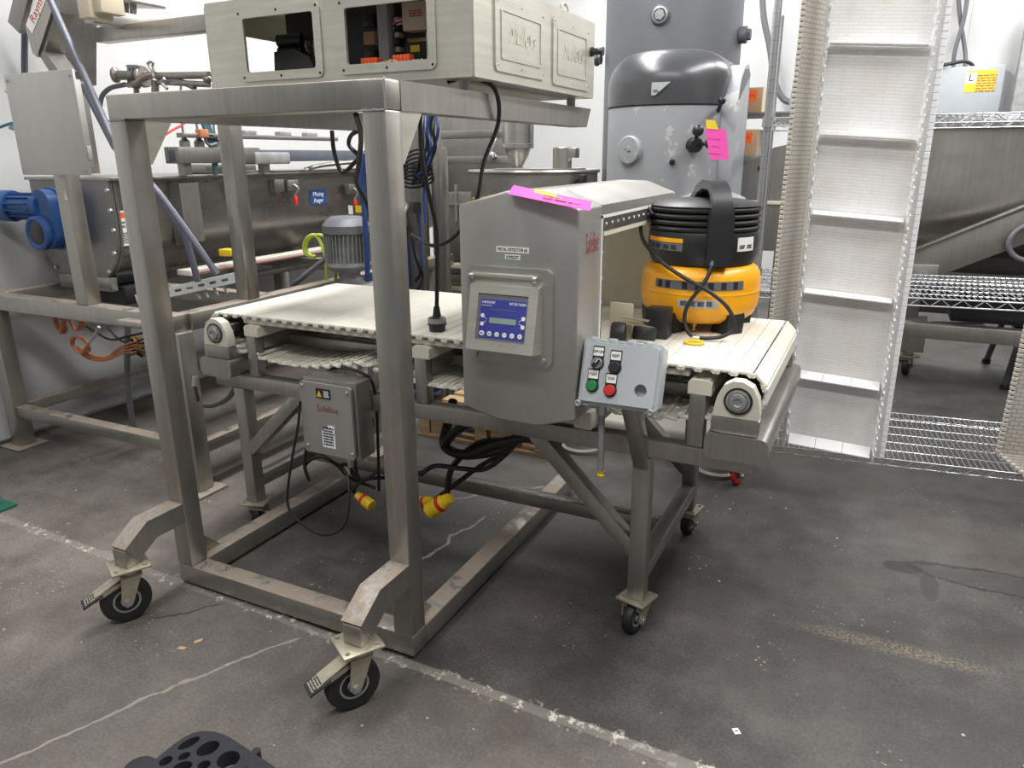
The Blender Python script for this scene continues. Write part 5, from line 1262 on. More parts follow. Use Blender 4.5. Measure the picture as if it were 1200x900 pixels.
# ================================================================== RIBBON BLENDER BEHIND THE SHELVING
rb_ = thing('ribbon_blender', 'long stainless trough blender on casters behind the wire shelving', 'blender', (0.9, 6.0, 0))
TX0, TX1 = -0.42, 2.6
pr = [(5.50, 1.74), (5.50, 1.30)]
for k in range(1, 9): a = PI/2*k/8; pr.append((5.95-0.45*math.cos(a), 1.30-0.42*math.sin(a)))
for k in range(7, -1, -1): a = PI/2*k/8; pr.append((5.95+0.45*math.cos(a), 1.30-0.42*math.sin(a)))
pr.append((6.40, 1.74))
b = MB(); b.prism([(TX0, y, z) for y, z in pr], (TX1-TX0, 0, 0)); b.build('trough', 'steel', rb_, smooth=30)
MB().box(TX0-0.02, TX1+0.02, 5.47, 5.50, 1.70, 1.76, 0.005).build('trough_rim', ST, rb_); MB().box(TX0-0.02, TX1+0.02, 5.46, 6.44, 1.762, 1.775, 0.003).build('lid', ST, rb_)
MB().prism([(TX0-0.02, 5.46, 0.80), (TX0-0.02, 6.44, 0.80), (TX0-0.02, 6.44, 1.75), (TX0-0.02, 5.46, 1.75)], (0.012, 0, 0)).build('end_plate', ST, rb_)
dr = MB().box(-0.36, -0.10, 5.455, 5.49, 0.98, 1.62, 0.01).build('side_door', 'steel', rb_)
for k in range(4): MB().box(-0.335+k*0.055, -0.305+k*0.055, 5.440, 5.456, 1.0, 1.52, 0.006).build('door_rib', ST, dr)
label(frame((-0.10, 5.45, 1.60), (1, 0, 0), (0, 0, 1)), 0.06, 0.12, 'yellow', rb_, 'sticker')
ar = MB(); p0, p1 = Vector((0.12, 5.40, 0.80)), Vector((1.02, 5.40, 1.27))
ar.bar(p0, p1, 0.05, 0.21, (0, 0, 1), 0.006); ar.build('inclined_arm', ST, rb_); MB().bar(p0+Vector((-0.02, -0.012, 0.112)), p1+Vector((-0.02, -0.012, 0.112)), 0.085, 0.014, (0, 0, 1), 0.003).build('arm_flange', ST, rb_)
MB().box(0.20, 0.36, 5.36, 5.375, 0.74, 0.88, 0.004).build('pivot_plate', ST, rb_); MB().cyl((0.28, 5.36, 0.81), (0.28, 5.345, 0.81), 0.03, None, 20).build('pivot_pin', 'chrome', rb_)
for z0 in (0.36, 0.70): MB().box(0.22, 2.5, 5.58, 5.68, z0, z0+0.10, 0.006).build('frame_rail', ST, rb_)
for x in (0.22, 2.3): 
    for y in (5.98, 6.30): MB().box(x, x+0.10, y-0.02, y+0.08, 0.34, 0.90, 0.006).build('frame_leg', ST, rb_)
b = MB(); b.prism([(0.22, 5.98, 0.44), (0.22, 5.84, 0.33), (0.22, 5.84, 0.20), (0.22, 5.98, 0.20)], (0.16, 0, 0)); b.build('caster_arm', ST, rb_)
b = MB(); b.cyl((0.31, 5.90, 0.10), (0.31, 5.90, 0.21), 0.014, None, 10); b.lathe([(0.06, 0.155), (0.06, 0.165)], (0.31, 5.90, 0), (0, 0, 1), 20); b.build('leveling_screw', 'zinc', rb_)
caster(rb_, 0.29, 5.94, 0.14, 0.155, R(80), 0.05, 'plain')
for x, y in ((0.27, 6.34), (2.35, 6.02), (2.35, 6.34)): 
    MB().box(x-0.05, x+0.05, y-0.05, y+0.05, 0.15, 0.34, 0.004).build('leg_foot', ST, rb_); caster(rb_, x, y, 0.13, 0.15, R(60), 0.05, 'plain')
MB().box(0.25, 2.5, 6.34, 6.38, 0.40, 0.90, 0.004).build('back_panel', 'steel_darkened', rb_); MB().box(0.5, 1.7, 5.75, 6.2, 0.46, 0.70, 0.01).build('drive_case', 'blackpl', rb_)
MB().tube([(0.80, 5.36, 1.16), (0.72, 5.33, 1.10), (0.70, 5.32, 1.02), (0.76, 5.32, 0.95), (0.90, 5.32, 0.92)], 0.016, 10).build('cable', 'greycable', rb_)
# machine side plates between mixer and shelving post
sp_ = thing('conveyor_frame', 'grey sheet steel side plate seen between the mixer and the shelving post', 'machine', (-0.78, 5.6, 0))
b = MB(); b.prism([(-0.98, 5.55, 0.9), (-0.62, 5.55, 0.9), (-0.62, 5.55, 1.62), (-0.72, 5.55, 1.60), (-0.98, 5.55, 1.44)], (0, 0.012, 0)); b.build('side_plate', ST, sp_)
MB().box(-0.98, -0.64, 5.53, 5.56, 1.22, 1.245, 0.004).build('flange', 'cream', sp_); MB().cyl((-0.80, 5.55, 1.46), (-0.80, 5.545, 1.46), 0.02, None, 14).build('slot', 'ink', sp_)
for x in (-0.97, -0.66): MB().box(x, x+0.04, 5.562, 5.60, 0.0, 1.0, 0.003).build('leg', ST, sp_)
MB().box(-0.98, -0.62, 5.57, 5.98, 1.42, 1.55, 0.004).build('tray', ST, sp_)

# cartons with orange labels
def carton(a, b_, Y, d, lab):
    c = thing('carton', lab, 'box', ((a.x+b_.x)/2, Y+d/2, b_.z), 'cartons with orange labels behind the mixer')
    MB().box(a.x, b_.x, Y, Y+d, b_.z, a.z, 0.004).build('box_body', 'card', c); MB().box(b_.x-0.001, b_.x+0.0015, Y+0.01, Y+d, b_.z, a.z).build('end_flap', 'beige', c)
    label(frame(((a.x+b_.x)/2+0.004, Y-0.0002, a.z-0.055), (1, 0, 0), (0, 0, 1)), 0.082, 0.072, 'opaper', c, 'orange_label')
    text('METAL', 0.026, frame(((a.x+b_.x)/2+0.004, Y-0.0014, a.z-0.055), (1, 0, 0), (0, 0, 1)), 'redink', c, sx=0.8)
ws = thing('wall_shelf', 'dark steel shelf bracketed behind the mixer carrying the upper carton', 'shelf', (-0.8, 5.75, 1.80))
MB().box(-1.1, -0.50, 5.60, 5.95, 1.81, 1.833, 0.003).build('shelf_board', 'steel_darkened', ws); MB().box(-1.1, -0.50, 5.60, 5.62, 1.79, 1.811).build('shelf_lip', 'steel_darkened', ws)
for x in (-1.08, -0.55): MB().box(x, x+0.03, 5.90, 5.94, 0.0, 1.81).build('shelf_leg', 'steel_darkened', ws)
carton(A(866, 103, Y=5.62), Vector((A(892, 130, Y=5.62).x, 0, 1.834)), 5.62, 0.25, 'brown carton with orange label on the shelf, upper of the two behind the mixer')
carton(A(860, 152, Y=5.60), Vector((A(886, 180, Y=5.6).x, 0, 1.5505)), 5.60, 0.25, 'brown carton with orange label, lower of the two behind the mixer')

# ================================================================== ELECTRICAL BOX ON THE BACK WALL
q0, q1 = A(1086, 80, Y=8.75), A(1169, 136, Y=8.75)
eb = thing('electrical_box', 'light grey electrical box with yellow notice mounted on the back wall', 'electrical box', ((q0.x+q1.x)/2, 8.86, q1.z))
MB().box(q0.x, q1.x, 8.75, 8.98, q1.z-0.25, q0.z, 0.01).build('box_body', 'enclsteel', eb)
n0, n1 = A(1133, 83, Y=8.748), A(1165, 107, Y=8.748)
fn = frame(((n0.x+n1.x)/2, 8.749, (n0.z+n1.z)/2), (1, 0, 0), (0, 0, 1)); label(fn, n1.x-n0.x, n0.z-n1.z, 'ypaper', eb, 'yellow_notice')
lines(fn @ Matrix.Translation((0.05, -0.02, 0.0012)), 0.16, 0.16, 7, eb, 'ocable', 'printed_lines', 6); label(fn @ Matrix.Translation((-0.08, 0.03, 0.0012)), 0.09, 0.10, 'paper', eb, 'pictogram_field'); text('L', 0.09, fn @ Matrix.Translation((-0.08, 0.03, 0.0026)), 'ink', eb, 'pictogram')
MB().cyl(A(1095, 89, Y=8.75), A(1095, 89, Y=8.735), 0.022, None, 16).build('knockout', 'ink', eb)
cable([A(1122, -20, Y=8.9), A(1125, 20, Y=8.9), A(1131, 60, Y=8.9), A(1131, 82, Y=8.88)], 0.020, 'greycable', 'grey conduit bending down the back wall, left one crossing above the electrical box', 'conduit', 'conduit', 10)
cable([A(1136, -20, Y=8.85), A(1130, 20, Y=8.85), A(1119, 60, Y=8.85), A(1117, 82, Y=8.86)], 0.020, 'greycable', 'grey conduit crossing behind to the left end of the electrical box', 'conduit', 'conduit', 10)
cable([A(1075, 83, Y=8.7), A(1092, 79, Y=8.72), A(1112, 75, Y=8.75), A(1130, 72, Y=8.78), A(1139, 76, Y=8.8), A(1141, 82, Y=8.82)], 0.017, 'blackpl', 'black conduit arching into the top of the electrical box', 'conduit', 'conduit', 10)
pst = tag(MB().box(A(1190, 100, Y=8.6).x, A(1212, 100, Y=8.6).x, 8.6, 8.75, 0.0, 2.9, 0.01).build('steel_post', 'iron'), 'grey steel post at the right edge beside the electrical box', 'post')
# conduits by the shelving post
cable([A(893, -20, Y=8.7), A(895, 20, Y=8.7), A(902, 55, Y=8.7), A(908, 95, Y=8.7), A(918, 116, Y=8.7), A(931, 116, Y=8.7), A(937, 80, Y=8.7), A(944, 30, Y=8.7), A(948, -20, Y=8.7)], 0.032, 'greycable', 'grey flexible conduit hanging in a U on the back wall beside the shelving post', 'conduit', 'conduit', 10)
cable([A(928, 135, Y=8.6), A(934, 100, Y=8.6), A(941, 60, Y=8.6), A(948, 0, Y=8.6), A(950, -30, Y=8.6)], 0.045, 'iron', 'straight steel conduit rising beside the hanging beige belt', 'conduit', 'conduit', 10)

# ================================================================== BLACK STEP FRAME
stl = thing('step_frame', 'black metal step frame with tubular legs at the far right under the shelving', 'step', (0.98, 6.2, 0))
b = MB(); b.prism([(0.90, 6.45, 0.40), (1.30, 6.45, 0.40), (1.22, 5.80, 0.30), (0.98, 5.80, 0.30)], (0, 0, 0.02)); b.build('top_plate', 'hood', stl)
for p in ((0.86, 6.56), (0.90, 5.84), (1.34, 6.5), (1.30, 5.86)):
    t_ = (0.93+(p[0]-0.9)*0.6, 6.42 if p[1] > 6.2 else 5.86)
    MB().tube([(t_[0], t_[1], 0.40 if p[1] > 6.2 else 0.30), (p[0], p[1], 0.03)], 0.022, 10).build('leg', 'hood', stl)
    MB().cyl((p[0], p[1], 0.0), (p[0], p[1], 0.035), 0.03, None, 12).build('foot', 'black', stl)
MB().tube([(0.92, 6.42, 0.20), (1.0, 6.42, 0.20), (1.28, 6.40, 0.20)], 0.018, 8).build('stretcher', 'hood', stl); MB().tube([(0.93, 6.40, 0.38), (1.02, 6.42, 0.62), (1.2, 6.45, 0.80), (1.4, 6.45, 0.84)], 0.02, 10).build('hand_rail', 'hood', stl)
MB().tube([(0.95, 6.30, 0.30), (0.98, 6.1, 0.28), (1.0, 5.95, 0.26)], 0.02, 8).build('hydraulic_strut', 'chrome', stl)
cable([(0.55, 8.0, 0.012), (0.75, 8.05, 0.012), (0.98, 8.1, 0.012), (0.9, 7.75, 0.012), (0.68, 7.55, 0.012), (0.95, 7.5, 0.012)], 0.011, 'cable', 'thin black cord lying on the floor behind the shelving', 'cord', 'cord')

# ================================================================== AUGER MIXER ON ITS FRAME (LEFT)
ag = thing('auger_trough_mixer', 'long stainless auger trough on a heavy tube frame along the left wall', 'mixer', (-3.5, 3.6, 0))
g_ = 'steel_stand'; tt = 0.085
ZF = 0.875
MB().box(-4.26, -2.80, 2.25, 2.25+tt, ZF-0.08, ZF, 0.006).build('frame_beam', g_, ag)
MB().box(-2.865, -2.78, 2.25+tt, 4.7, ZF-0.08, ZF, 0.006).build('frame_beam', g_, ag)
MB().box(-4.26, -4.175, 2.25+tt, 4.7, ZF-0.08, ZF, 0.006).build('frame_beam', g_, ag)
for y in (2.85, 4.1): MB().box(-4.175, -2.865, y, y+0.075, ZF-0.08, ZF-0.004, 0.006).build('frame_beam', g_, ag)
for x, y in ((-4.26, 2.25), (-2.865, 2.25), (-4.26, 4.4), (-2.865, 4.4)):
    MB().box(x, x+tt, y, y+tt, 0.012, ZF-0.08, 0.006).build('frame_leg', g_, ag)
    MB().box(x-0.045, x+tt+0.045, y-0.045, y+tt+0.045, 0.0, 0.012, 0.002).build('foot_plate', g_, ag)
MB().box(-4.175, -2.865, 2.26, 2.325, 0.185, 0.245, 0.005).build('lower_rail', g_, ag)
for x in (-4.25, -2.855): MB().box(x, x+0.06, 2.335, 4.4, 0.185, 0.245, 0.005).build('lower_rail', g_, ag)
MB().box(-3.10, -2.90, 2.19, 2.28, ZF-0.055, ZF-0.03, 0.003).build('shelf_plate', g_, ag)
# upper posts and ties
MB().box(-3.47, -3.385, 2.255, 2.33, ZF, 1.86, 0.006).build('upper_post', g_, ag)
MB().box(-2.862, -2.782, 2.69, 2.77, ZF, 2.20, 0.006).build('upper_post', g_, ag)
MB().box(-3.62, -2.862, 2.695, 2.765, 2.105, 2.175, 0.006).build('upper_tie', g_, ag)
MB().box(-3.46, -3.39, 2.53, 3.0, 2.155, 2.225, 0.006).build('upper_tie', g_, ag)
# trough: U section along Y
TCX, TR = -3.86, 0.30
pr = [(TCX+TR, 1.445), (TCX+TR, 1.20)]
for k in range(1, 16): a = PI*k/16; pr.append((TCX+TR*math.cos(a), 1.20-TR*math.sin(a)))
pr += [(TCX-TR, 1.20), (TCX-TR, 1.445)]
b = MB(); b.prism([(x, 2.62, z) for x, z in pr], (0, 3.3, 0)); b.build('trough', 'steel_h2', ag, smooth=30)
pe = [(TCX+(x-TCX)*1.07, 1.20+(z-1.20)*(1.07 if z < 1.2 else 1.02)) for x, z in pr]
b = MB(); b.prism([(x, 2.58, z) for x, z in pe], (0, 0.02, 0)); b.build('end_flange', 'steel_darkened', ag); b = MB(); b.prism([(x, 2.605, z) for x, z in pe], (0, 0.014, 0)); b.build('end_flange', ST, ag)
bolts([(TCX+TR*1.03*math.cos(a), 2.58, 1.20-TR*1.03*math.sin(a)) for a in [PI*k/8 for k in range(9)]]+[(TCX+TR*1.03, 2.58, 1.30), (TCX+TR*1.03, 2.58, 1.40)], (0, -1, 0), 0.012, 0.012, 'chrome', ag)
MB().box(TCX-TR-0.05, TCX+TR+0.05, 2.57, 5.95, 1.446, 1.462, 0.003).build('trough_rim', ST, ag)
MB().box(TCX-0.02, TCX+TR+0.03, 3.75, 5.2, 1.4625, 1.475, 0.003).build('lid', ST, ag)
MB().box(TCX-0.02, TCX+0.22, 3.3, 3.72, 1.4625, 1.52, 0.02).build('lid_hump', ST, ag)
for y in (2.95, 4.75): b = MB(); b.prism([(TCX+TR+0.001, y, 1.43), (TCX+TR+0.09, y, 1.42), (TCX+TR+0.09, y, 1.10), (TCX+TR+0.001, y, 1.08)], (0, 0.13, 0)); b.build('hanger_bracket', ST, ag)
for y in (3.35, 3.72): MB().box(TCX+TR, TCX+TR+0.05, y, y+0.09, 1.34, 1.42, 0.004).build('clamp_bracket', ST, ag)
for px, py, m_ in ((345, 232, 'red'), (415, 236, 'red')):
    p = A(px, py, X=TCX+TR+0.06); q = A(px-2, py-12, X=TCX+TR+0.06)
    MB().box(q.x-0.03, q.x+0.01, q.y-0.05, q.y+0.05, q.z-0.02, q.z+0.05, 0.004).build('clamp_bracket', ST, ag)
    b = MB(); b.tube([q+Vector((0.012, 0.0, 0.02)), q+Vector((0.03, 0.02, -0.01)), p+Vector((0.01, 0.0, 0.02)), p], 0.007, 6); ck = b.build('toggle_clamp', 'chrome', ag)
    MB().bar(p+Vector((0.01, 0, 0.015)), p+Vector((0.012, 0.0, -0.045)), 0.024, 0.016, (1, 0, 0), 0.004).build('clamp_grip', m_, ck)
sg = frame(A(373, 231, X=TCX+TR+0.003), (0, 1, 0), (0, 0, 1)); so = label(sg, 0.17, 0.10, 'bluesign', ag, 'blue_sign')
text('Mixing', 0.042, sg @ Matrix.Translation((0, 0.021, 0.0014)), 'whiteink', so); text('Auger', 0.042, sg @ Matrix.Translation((0, -0.022, 0.0014)), 'whiteink', so)
wsn = frame(A(142, 268, X=TCX+TR+0.003), (0, 1, 0), (0, 0, 1)); label(wsn, 0.075, 0.18, 'paper', ag, 'warning_sticker'); label(wsn @ Matrix.Translation((0, 0.067, 0.001)), 0.07, 0.03, 'opaper', ag, 'sticker_header'); lines(wsn @ Matrix.Translation((0, -0.05, 0.001)), 0.06, 0.06, 7, ag, 'ink', 'printed_lines', 21); lines(wsn @ Matrix.Translation((0, 0.02, 0.001)), 0.05, 0.04, 2, ag, 'greycable', 'pictogram', 22)
label(frame(A(77, 229, Y=2.253), (1, 0, 0), (0, 0, 1)), 0.022, 0.04, 'paper', ag, 'sticker')
# upper rail with fittings over the trough
MB().box(-3.53, -3.46, 2.95, 6.2, 1.53, 1.60, 0.005).build('overhead_rail', 'bluegrey', ag); MB().box(-3.55, -3.44, 2.95, 3.55, 1.525, 1.612, 0.004).build('rail_sleeve', 'steel_darkened', ag)
for y in (3.0, 3.6, 5.0): MB().box(-3.52, -3.47, y, y+0.05, 1.463, 1.53).build('rail_post', ST, ag)
MB().box(-3.56, -3.43, 3.50, 3.80, 1.515, 1.585, 0.01).build('clamp_plate', 'iron', ag)
MB().box(-3.50, -3.44, 3.0, 4.3, 1.66, 1.685, 0.004).build('cable_tray', ST, ag)
for y in (3.05, 3.15, 3.27): 
    MB().lathe([(0.028, 0.0), (0.028, 0.03), (0.018, 0.04), (0.010, 0.05)], (-3.50, y, 1.612), (0, 0, 1), 14).build('fitting', 'iron', ag); MB().tube([(-3.50, y, 1.66), (-3.50, y, 1.80), (-3.50, y+0.03, 1.95)], 0.006, 6).build('air_line', 'greycable', ag)
for y in (3.45, 3.75, 4.0): MB().box(-3.50, -3.45, y, y+0.10, 1.685, 1.71, 0.004).build('fitting', 'iron', ag)
MB().tube([A(190, 160, X=-3.5), A(203, 152, X=-3.5), A(214, 146, X=-3.5), A(222, 138, X=-3.5)], 0.006, 6).build('air_line', 'red', ag)
for k in range(3): MB().tube([A(238+3*k, 145, X=-3.48), A(243+3*k, 160, X=-3.48), A(249+2*k, 180, X=-3.48), A(252, 205, X=-3.48)], 0.012, 8).build('hose', 'teal', ag)
MB().tube([A(250, 158, X=-3.44), A(242, 158, X=-3.44), A(241, 165, X=-3.44), A(246, 170, X=-3.44), A(254, 168, X=-3.44)], 0.008, 8).build('hook', 'greycable', ag); p = A(237, 157, X=-3.44); MB().box(p.x-0.02, p.x+0.02, p.y-0.03, p.y+0.03, p.z-0.02, p.z+0.025, 0.004).build('sensor', 'ocable', ag)
MB().tube([(-3.52, 4.6, 1.475), (-3.52, 4.6, 1.54), (-3.52, 4.9, 1.54), (-3.52, 4.9, 1.475)], 0.012, 8, 2, False).build('lid_handle', 'chrome', ag)
MB().tube([(-3.5, 4.0, 1.475), (-3.42, 4.2, 1.51), (-3.5, 5.5, 1.56), (-3.5, 6.1, 1.60)], 0.014, 8).build('spray_bar', ST, ag)
# bearing pedestal under the flange
b = MB(); b.box(-3.82, -3.60, 2.62, 2.85, ZF-0.08, ZF+0.02, 0.01); b.cyl((-3.70, 2.62, 0.94), (-3.70, 2.85, 0.94), 0.05, None, 16); b.build('bearing_pedestal', 'blackpl', ag)
MB().box(-4.05, -3.62, 2.56, 2.60, ZF, 0.95, 0.004).build('support_web', ST, ag)
# blue gear motor
bm_ = thing('gear_motor', 'blue helical gear motor mounted on the front end of the auger trough', 'gear motor', (-3.95, 2.5, 0.95))
mo = Vector((-3.90, 2.52, 1.0))
b = MB(); pts = []
for k in range(13): a = PI*k/12; pts.append((mo.x+0.075*math.cos(a), 1.33+0.075*math.sin(a)))
for k in range(13): a = PI+PI*k/12; pts.append((mo.x+0.085*math.cos(a), 1.19+0.09*math.sin(a)))
b.prism([(x, 2.44, z) for x, z in pts], (0, 0.135, 0)); b.build('gear_case', 'blue', bm_, smooth=40)
b = MB(); b.prism([(mo.x+(x-mo.x)*1.1, 2.50, 1.255+(z-1.255)*1.06) for x, z in pts], (0, 0.012, 0)); b.build('case_flange', 'blue', bm_)
b = MB(); b.lathe([(0.088, 0.0), (0.088, 0.03), (0.072, 0.036), (0.060, 0.028), (0.045, 0.03), (0.001, 0.028)], (mo.x-0.03, 2.44, 1.185), (0, -1, 0), 28); b.build('output_cover', 'blue', bm_); b = MB(); b.lathe([(0.058, 0.029), (0.05, 0.034), (0.001, 0.034)], (mo.x-0.03, 2.44, 1.185), (0, -1, 0), 24); b.build('seal_cap', 'blackpl', bm_)
ax = Vector((-1, -0.12, 0.0)); ms = Vector((-3.94, 2.49, 1.315))
b = MB(); b.lathe([(0.070, 0.0), (0.078, 0.02), (0.066, 0.04), (0.062, 0.05)], ms, ax, 28); b.build('motor_flange', 'blue', bm_)
b = MB(); b.lathe([(0.060, 0.05), (0.060, 0.22)], ms, ax, 28); b.build('motor_body', 'blue', bm_)
for k in range(12):
    a = 2*PI*k/12; zz = ax.normalized(); xx = zz.orthogonal().normalized(); yy = zz.cross(xx); u = xx*math.cos(a)+yy*math.sin(a)
    MB().bar(ms+zz*0.06+u*0.064, ms+zz*0.21+u*0.064, 0.006, 0.014, u).build('fin', 'blue', bm_)
b = MB(); b.lathe([(0.078, 0.215), (0.082, 0.23), (0.082, 0.30), (0.066, 0.325), (0.001, 0.33)], ms, ax, 28); b.build('fan_cowl', 'blue', bm_)
# electrical panel on the post
ep = thing('electrical_enclosure', 'flat grey steel electrical enclosure fixed on the upper post at the left', 'enclosure', (-3.43, 2.21, 1.48))
q = [A(10, 86, Y=2.17), A(92, 82, Y=2.17), A(103, 207, Y=2.17), A(25, 203, Y=2.17)]
x0, x1, z0, z1 = (q[0].x+q[3].x)/2, (q[1].x+q[2].x)/2, (q[2].z+q[3].z)/2, (q[0].z+q[1].z)/2
dn_ = MB().box(x0, x1, 2.16, 2.172, z0, z1, 0.003).build('door', SD, ep); MB().box(x0+0.01, x1-0.085, 2.172, 2.252, z0+0.03, z1-0.03, 0.004).build('box_body', SD, ep)
bolts([(x, 2.16, z) for x in (x0+0.02, x1-0.02) for z in (z0+0.02, z1-0.025)], (0, -1, 0), 0.006, 0.004, 'iron', dn_)
b = MB(); b.cyl((x0+0.02, 2.21, z1-0.06), (x0-0.08, 2.21, z1-0.06), 0.010, None, 10); b.cyl((x0-0.02, 2.21, z1-0.06), (x0-0.04, 2.21, z1-0.06), 0.016, None, 8); b.build('cable_gland', 'chrome', ep)
MB().box(x1-0.012, x1+0.006, 2.165, 2.185, z0+0.06, z0+0.12, 0.003).build('latch', 'iron', ep)
# feed hopper
hp = thing('feed_hopper', 'grey sheet metal feed hopper with chute and red lettered label at upper left', 'hopper', (-3.95, 2.75, 1.45))
def pt(px, py, Y): return A(px, py, Y=Y)
b = MB()
Y1, Y2 = 2.66, 2.86
top_, bot_ = 2.55, 1.93
tx0, tx1 = pt(52, 20, 2.7).x, pt(121, 15, 2.88).x
bx0, bx1 = pt(78, 85, 2.72).x, pt(113, 100, 2.86).x
b.add([(tx0-0.03, Y1-0.02, top_), (tx1+0.02, Y1-0.02, top_), (tx1+0.02, Y2+0.02, top_), (tx0-0.03, Y2+0.02, top_), (bx0, Y1+0.06, bot_), (bx1, Y1+0.06, bot_), (bx1, Y2, bot_), (bx0, Y2, bot_)],
      [(0, 1, 5, 4), (1, 2, 6, 5), (2, 3, 7, 6), (3, 0, 4, 7), (4, 5, 6, 7), (3, 2, 1, 0)]); b.build('hopper_cone', 'steel_darkened', hp, smooth=0)
MB().box(bx0+0.03, bx1-0.005, Y1+0.065, Y2-0.06, 1.475, bot_+0.02, 0.004).build('outlet', 'steel_darkened', hp)
b = MB(); c0, c1 = pt(72, 0, 2.60), pt(45, 66, 2.60)
b.bar(pt(34, -30, 2.64), pt(19, 33, 2.64), 0.10, 0.03, (0, 1, 0), 0.003); b.build('chute_side', 'steel_darkened', hp)
b = MB(); b.prism([pt(30, 33, 2.56), pt(46, -20, 2.56), pt(66, -20, 2.56), pt(60, 14, 2.56), pt(43, 67, 2.56), pt(38, 62, 2.56)], (0, 0.012, 0)); cf_ = b.build('chute_face', ST, hp, smooth=0)
b = MB(); b.prism([pt(60, 14, 2.572), pt(66, 14, 2.572), pt(51, 66, 2.572), pt(43, 67, 2.572)], (0, 0.10, 0)); b.build('chute_channel', 'steel_darkened', hp, smooth=0)
ml = frame(pt(44, 9, 2.559), pt(55, -14, 2.559)-pt(41, 22, 2.559), (-0.9, 0, 0.4)); label(ml, 0.26, 0.058, 'paper', hp, 'white_label'); text('Raymond', 0.060, ml @ Matrix.Translation((0.03, 0, 0.0014)), 'redink', hp, 'lettering')
b = MB(); b.prism([pt(44, 62, 2.57), pt(52, 60, 2.57), pt(68, 82, 2.57), pt(58, 84, 2.57)], (0, 0.10, 0)); b.build('chute_lip', 'steel_darkened', hp)
# guide motor end at the top
gb = thing('drive_unit', 'beige drive unit with yellow warning sticker on the upper frame at top left', 'drive', tuple(pt(98, 20, 2.45)))
q0, q1 = pt(88, -8, 2.44), pt(106, 20, 2.44)
MB().box(q0.x, q1.x, 2.44, 2.56, q1.z, q1.z+0.16, 0.004).build('drive_body', 'beige', gb)
q2, q3 = pt(107, -8, 2.46), pt(120, 10, 2.46); MB().box(q1.x+0.001, q1.x+0.055, 2.46, 2.58, q1.z+0.02, q1.z+0.18, 0.004).build('drive_cover', 'beige', gb)
fw = frame((q1.x+0.028, 2.459, q1.z+0.085), (1, 0, 0), (0, 0, 1)); plate([[(-0.024, 0.02), (0.024, 0.02), (0, -0.022)]], 0.001, fw).build('warning_sticker', 'yellow', gb, smooth=0); plate([[(-0.008, 0.012), (0.008, 0.012), (0, -0.010)]], 0.001, fw @ Matrix.Translation((0, 0, 0.001))).build('warning_symbol', 'ink', gb, smooth=0)
b = MB(); b.bar(pt(128, 4, 2.9), pt(175, 5, 2.9), 0.20, 0.015, bev=0.003); b.build('tray_plate', ST, gb)
for px in (147, 156): MB().bar(pt(px, -20, 2.85), pt(px, 18, 2.85), 0.02, 0.025, (0, 1, 0)).build('tie_rod', 'steel_darkened', gb)
# pipes and conduits
cable([pt(29, -30, 2.75), pt(29, 40, 2.75), pt(29, 90, 2.75), pt(33, 232, 2.75)], 0.017, 'bluegrey', 'vertical grey pipe behind the left electrical enclosure', 'pipe', 'pipe', 12)
cable([pt(52, -15, 2.5), pt(131, 160, 2.5), pt(142, 176, 2.5), pt(186, 226, 2.52), pt(204, 250, 2.54), pt(255, 322, 2.58)], 0.016, 'bluegrey', 'long grey pipe slanting down across the hopper, upper of the two slanting pipes', 'pipe', 'pipe', 12, False)
cable([pt(97, 100, 2.56), pt(134, 172, 2.56), pt(182, 226, 2.58), pt(213, 268, 2.6), pt(219, 282, 2.6), pt(232, 330, 2.62)], 0.016, 'bluegrey', 'grey pipe slanting down behind the stand post, lower of the two slanting pipes', 'pipe', 'pipe', 12, False)
# slotted strut
sm = frame(pt(160, 351, 2.64), pt(282, 324, 2.80)-pt(160, 351, 2.64), (0, 0, 1)); L_ = (pt(282, 324, 2.80)-pt(160, 351, 2.64)).length
sl = [[(0, -0.026), (L_, -0.026), (L_, 0.026), (0, 0.026)]]+[[(x+px_, py_) for px_, py_ in rrect(-0.022, 0.022, -0.007, 0.007, 0.0068, 3)] for x in [0.05+0.072*k for k in range(int((L_-0.08)/0.072)+1)]]
su = thing('slotted_strut', 'bright slotted steel channel lying across the trough frame', 'strut', tuple((pt(160, 351, 2.64)+pt(282, 324, 2.80))/2-Vector((0, 0, 0.02))))
plate(sl, 0.003, sm).build('channel_face', 'bwhite', su, smooth=0); MB(sm).box(0, L_, 0.023, 0.026, -0.04, 0.0).build('channel_flange', 'bwhite', su); MB(sm).box(0, L_, -0.026, -0.023, -0.04, 0.0).build('channel_flange', 'bwhite', su)
for x in (0.35, 0.40, 0.46, 0.52): MB(sm).cyl((x, -0.02, -0.02), (x+0.01, -0.07, -0.02), 0.008, None, 8).build('bolt', 'chrome', su)
p = pt(267, 295, 3.0); tag(MB().box(p.x-0.04, p.x+0.05, 2.97, 3.03, p.z-0.022, p.z+0.016, 0.006).build('yellow_tool', 'yellow'), 'small yellow block on the ledge under the auger trough', 'tool')
lg = thing('wall_ledge', 'pale ledge rails with thin red line below the auger trough', 'rail', (-3.3, 4.4, 0.88))
MB().box(-3.35, -3.25, 2.76, 4.9, 0.955, 0.985, 0.004).build('rail', 'beltedge', lg); MB().box(-3.35, -3.27, 2.93, 4.9, ZF+0.001, 0.905, 0.004).build('rail', 'steel_darkened', lg); MB().tube([(-3.24, 2.78, 0.968), (-3.24, 4.2, 0.966), (-3.24, 4.85, 0.97)], 0.005, 6).build('red_line', 'redfade', lg)
for y in (3.1, 4.0, 4.8): MB().box(-3.34, -3.28, y, y+0.05, 0.905, 0.956).build('spacer', 'steel_darkened', lg)
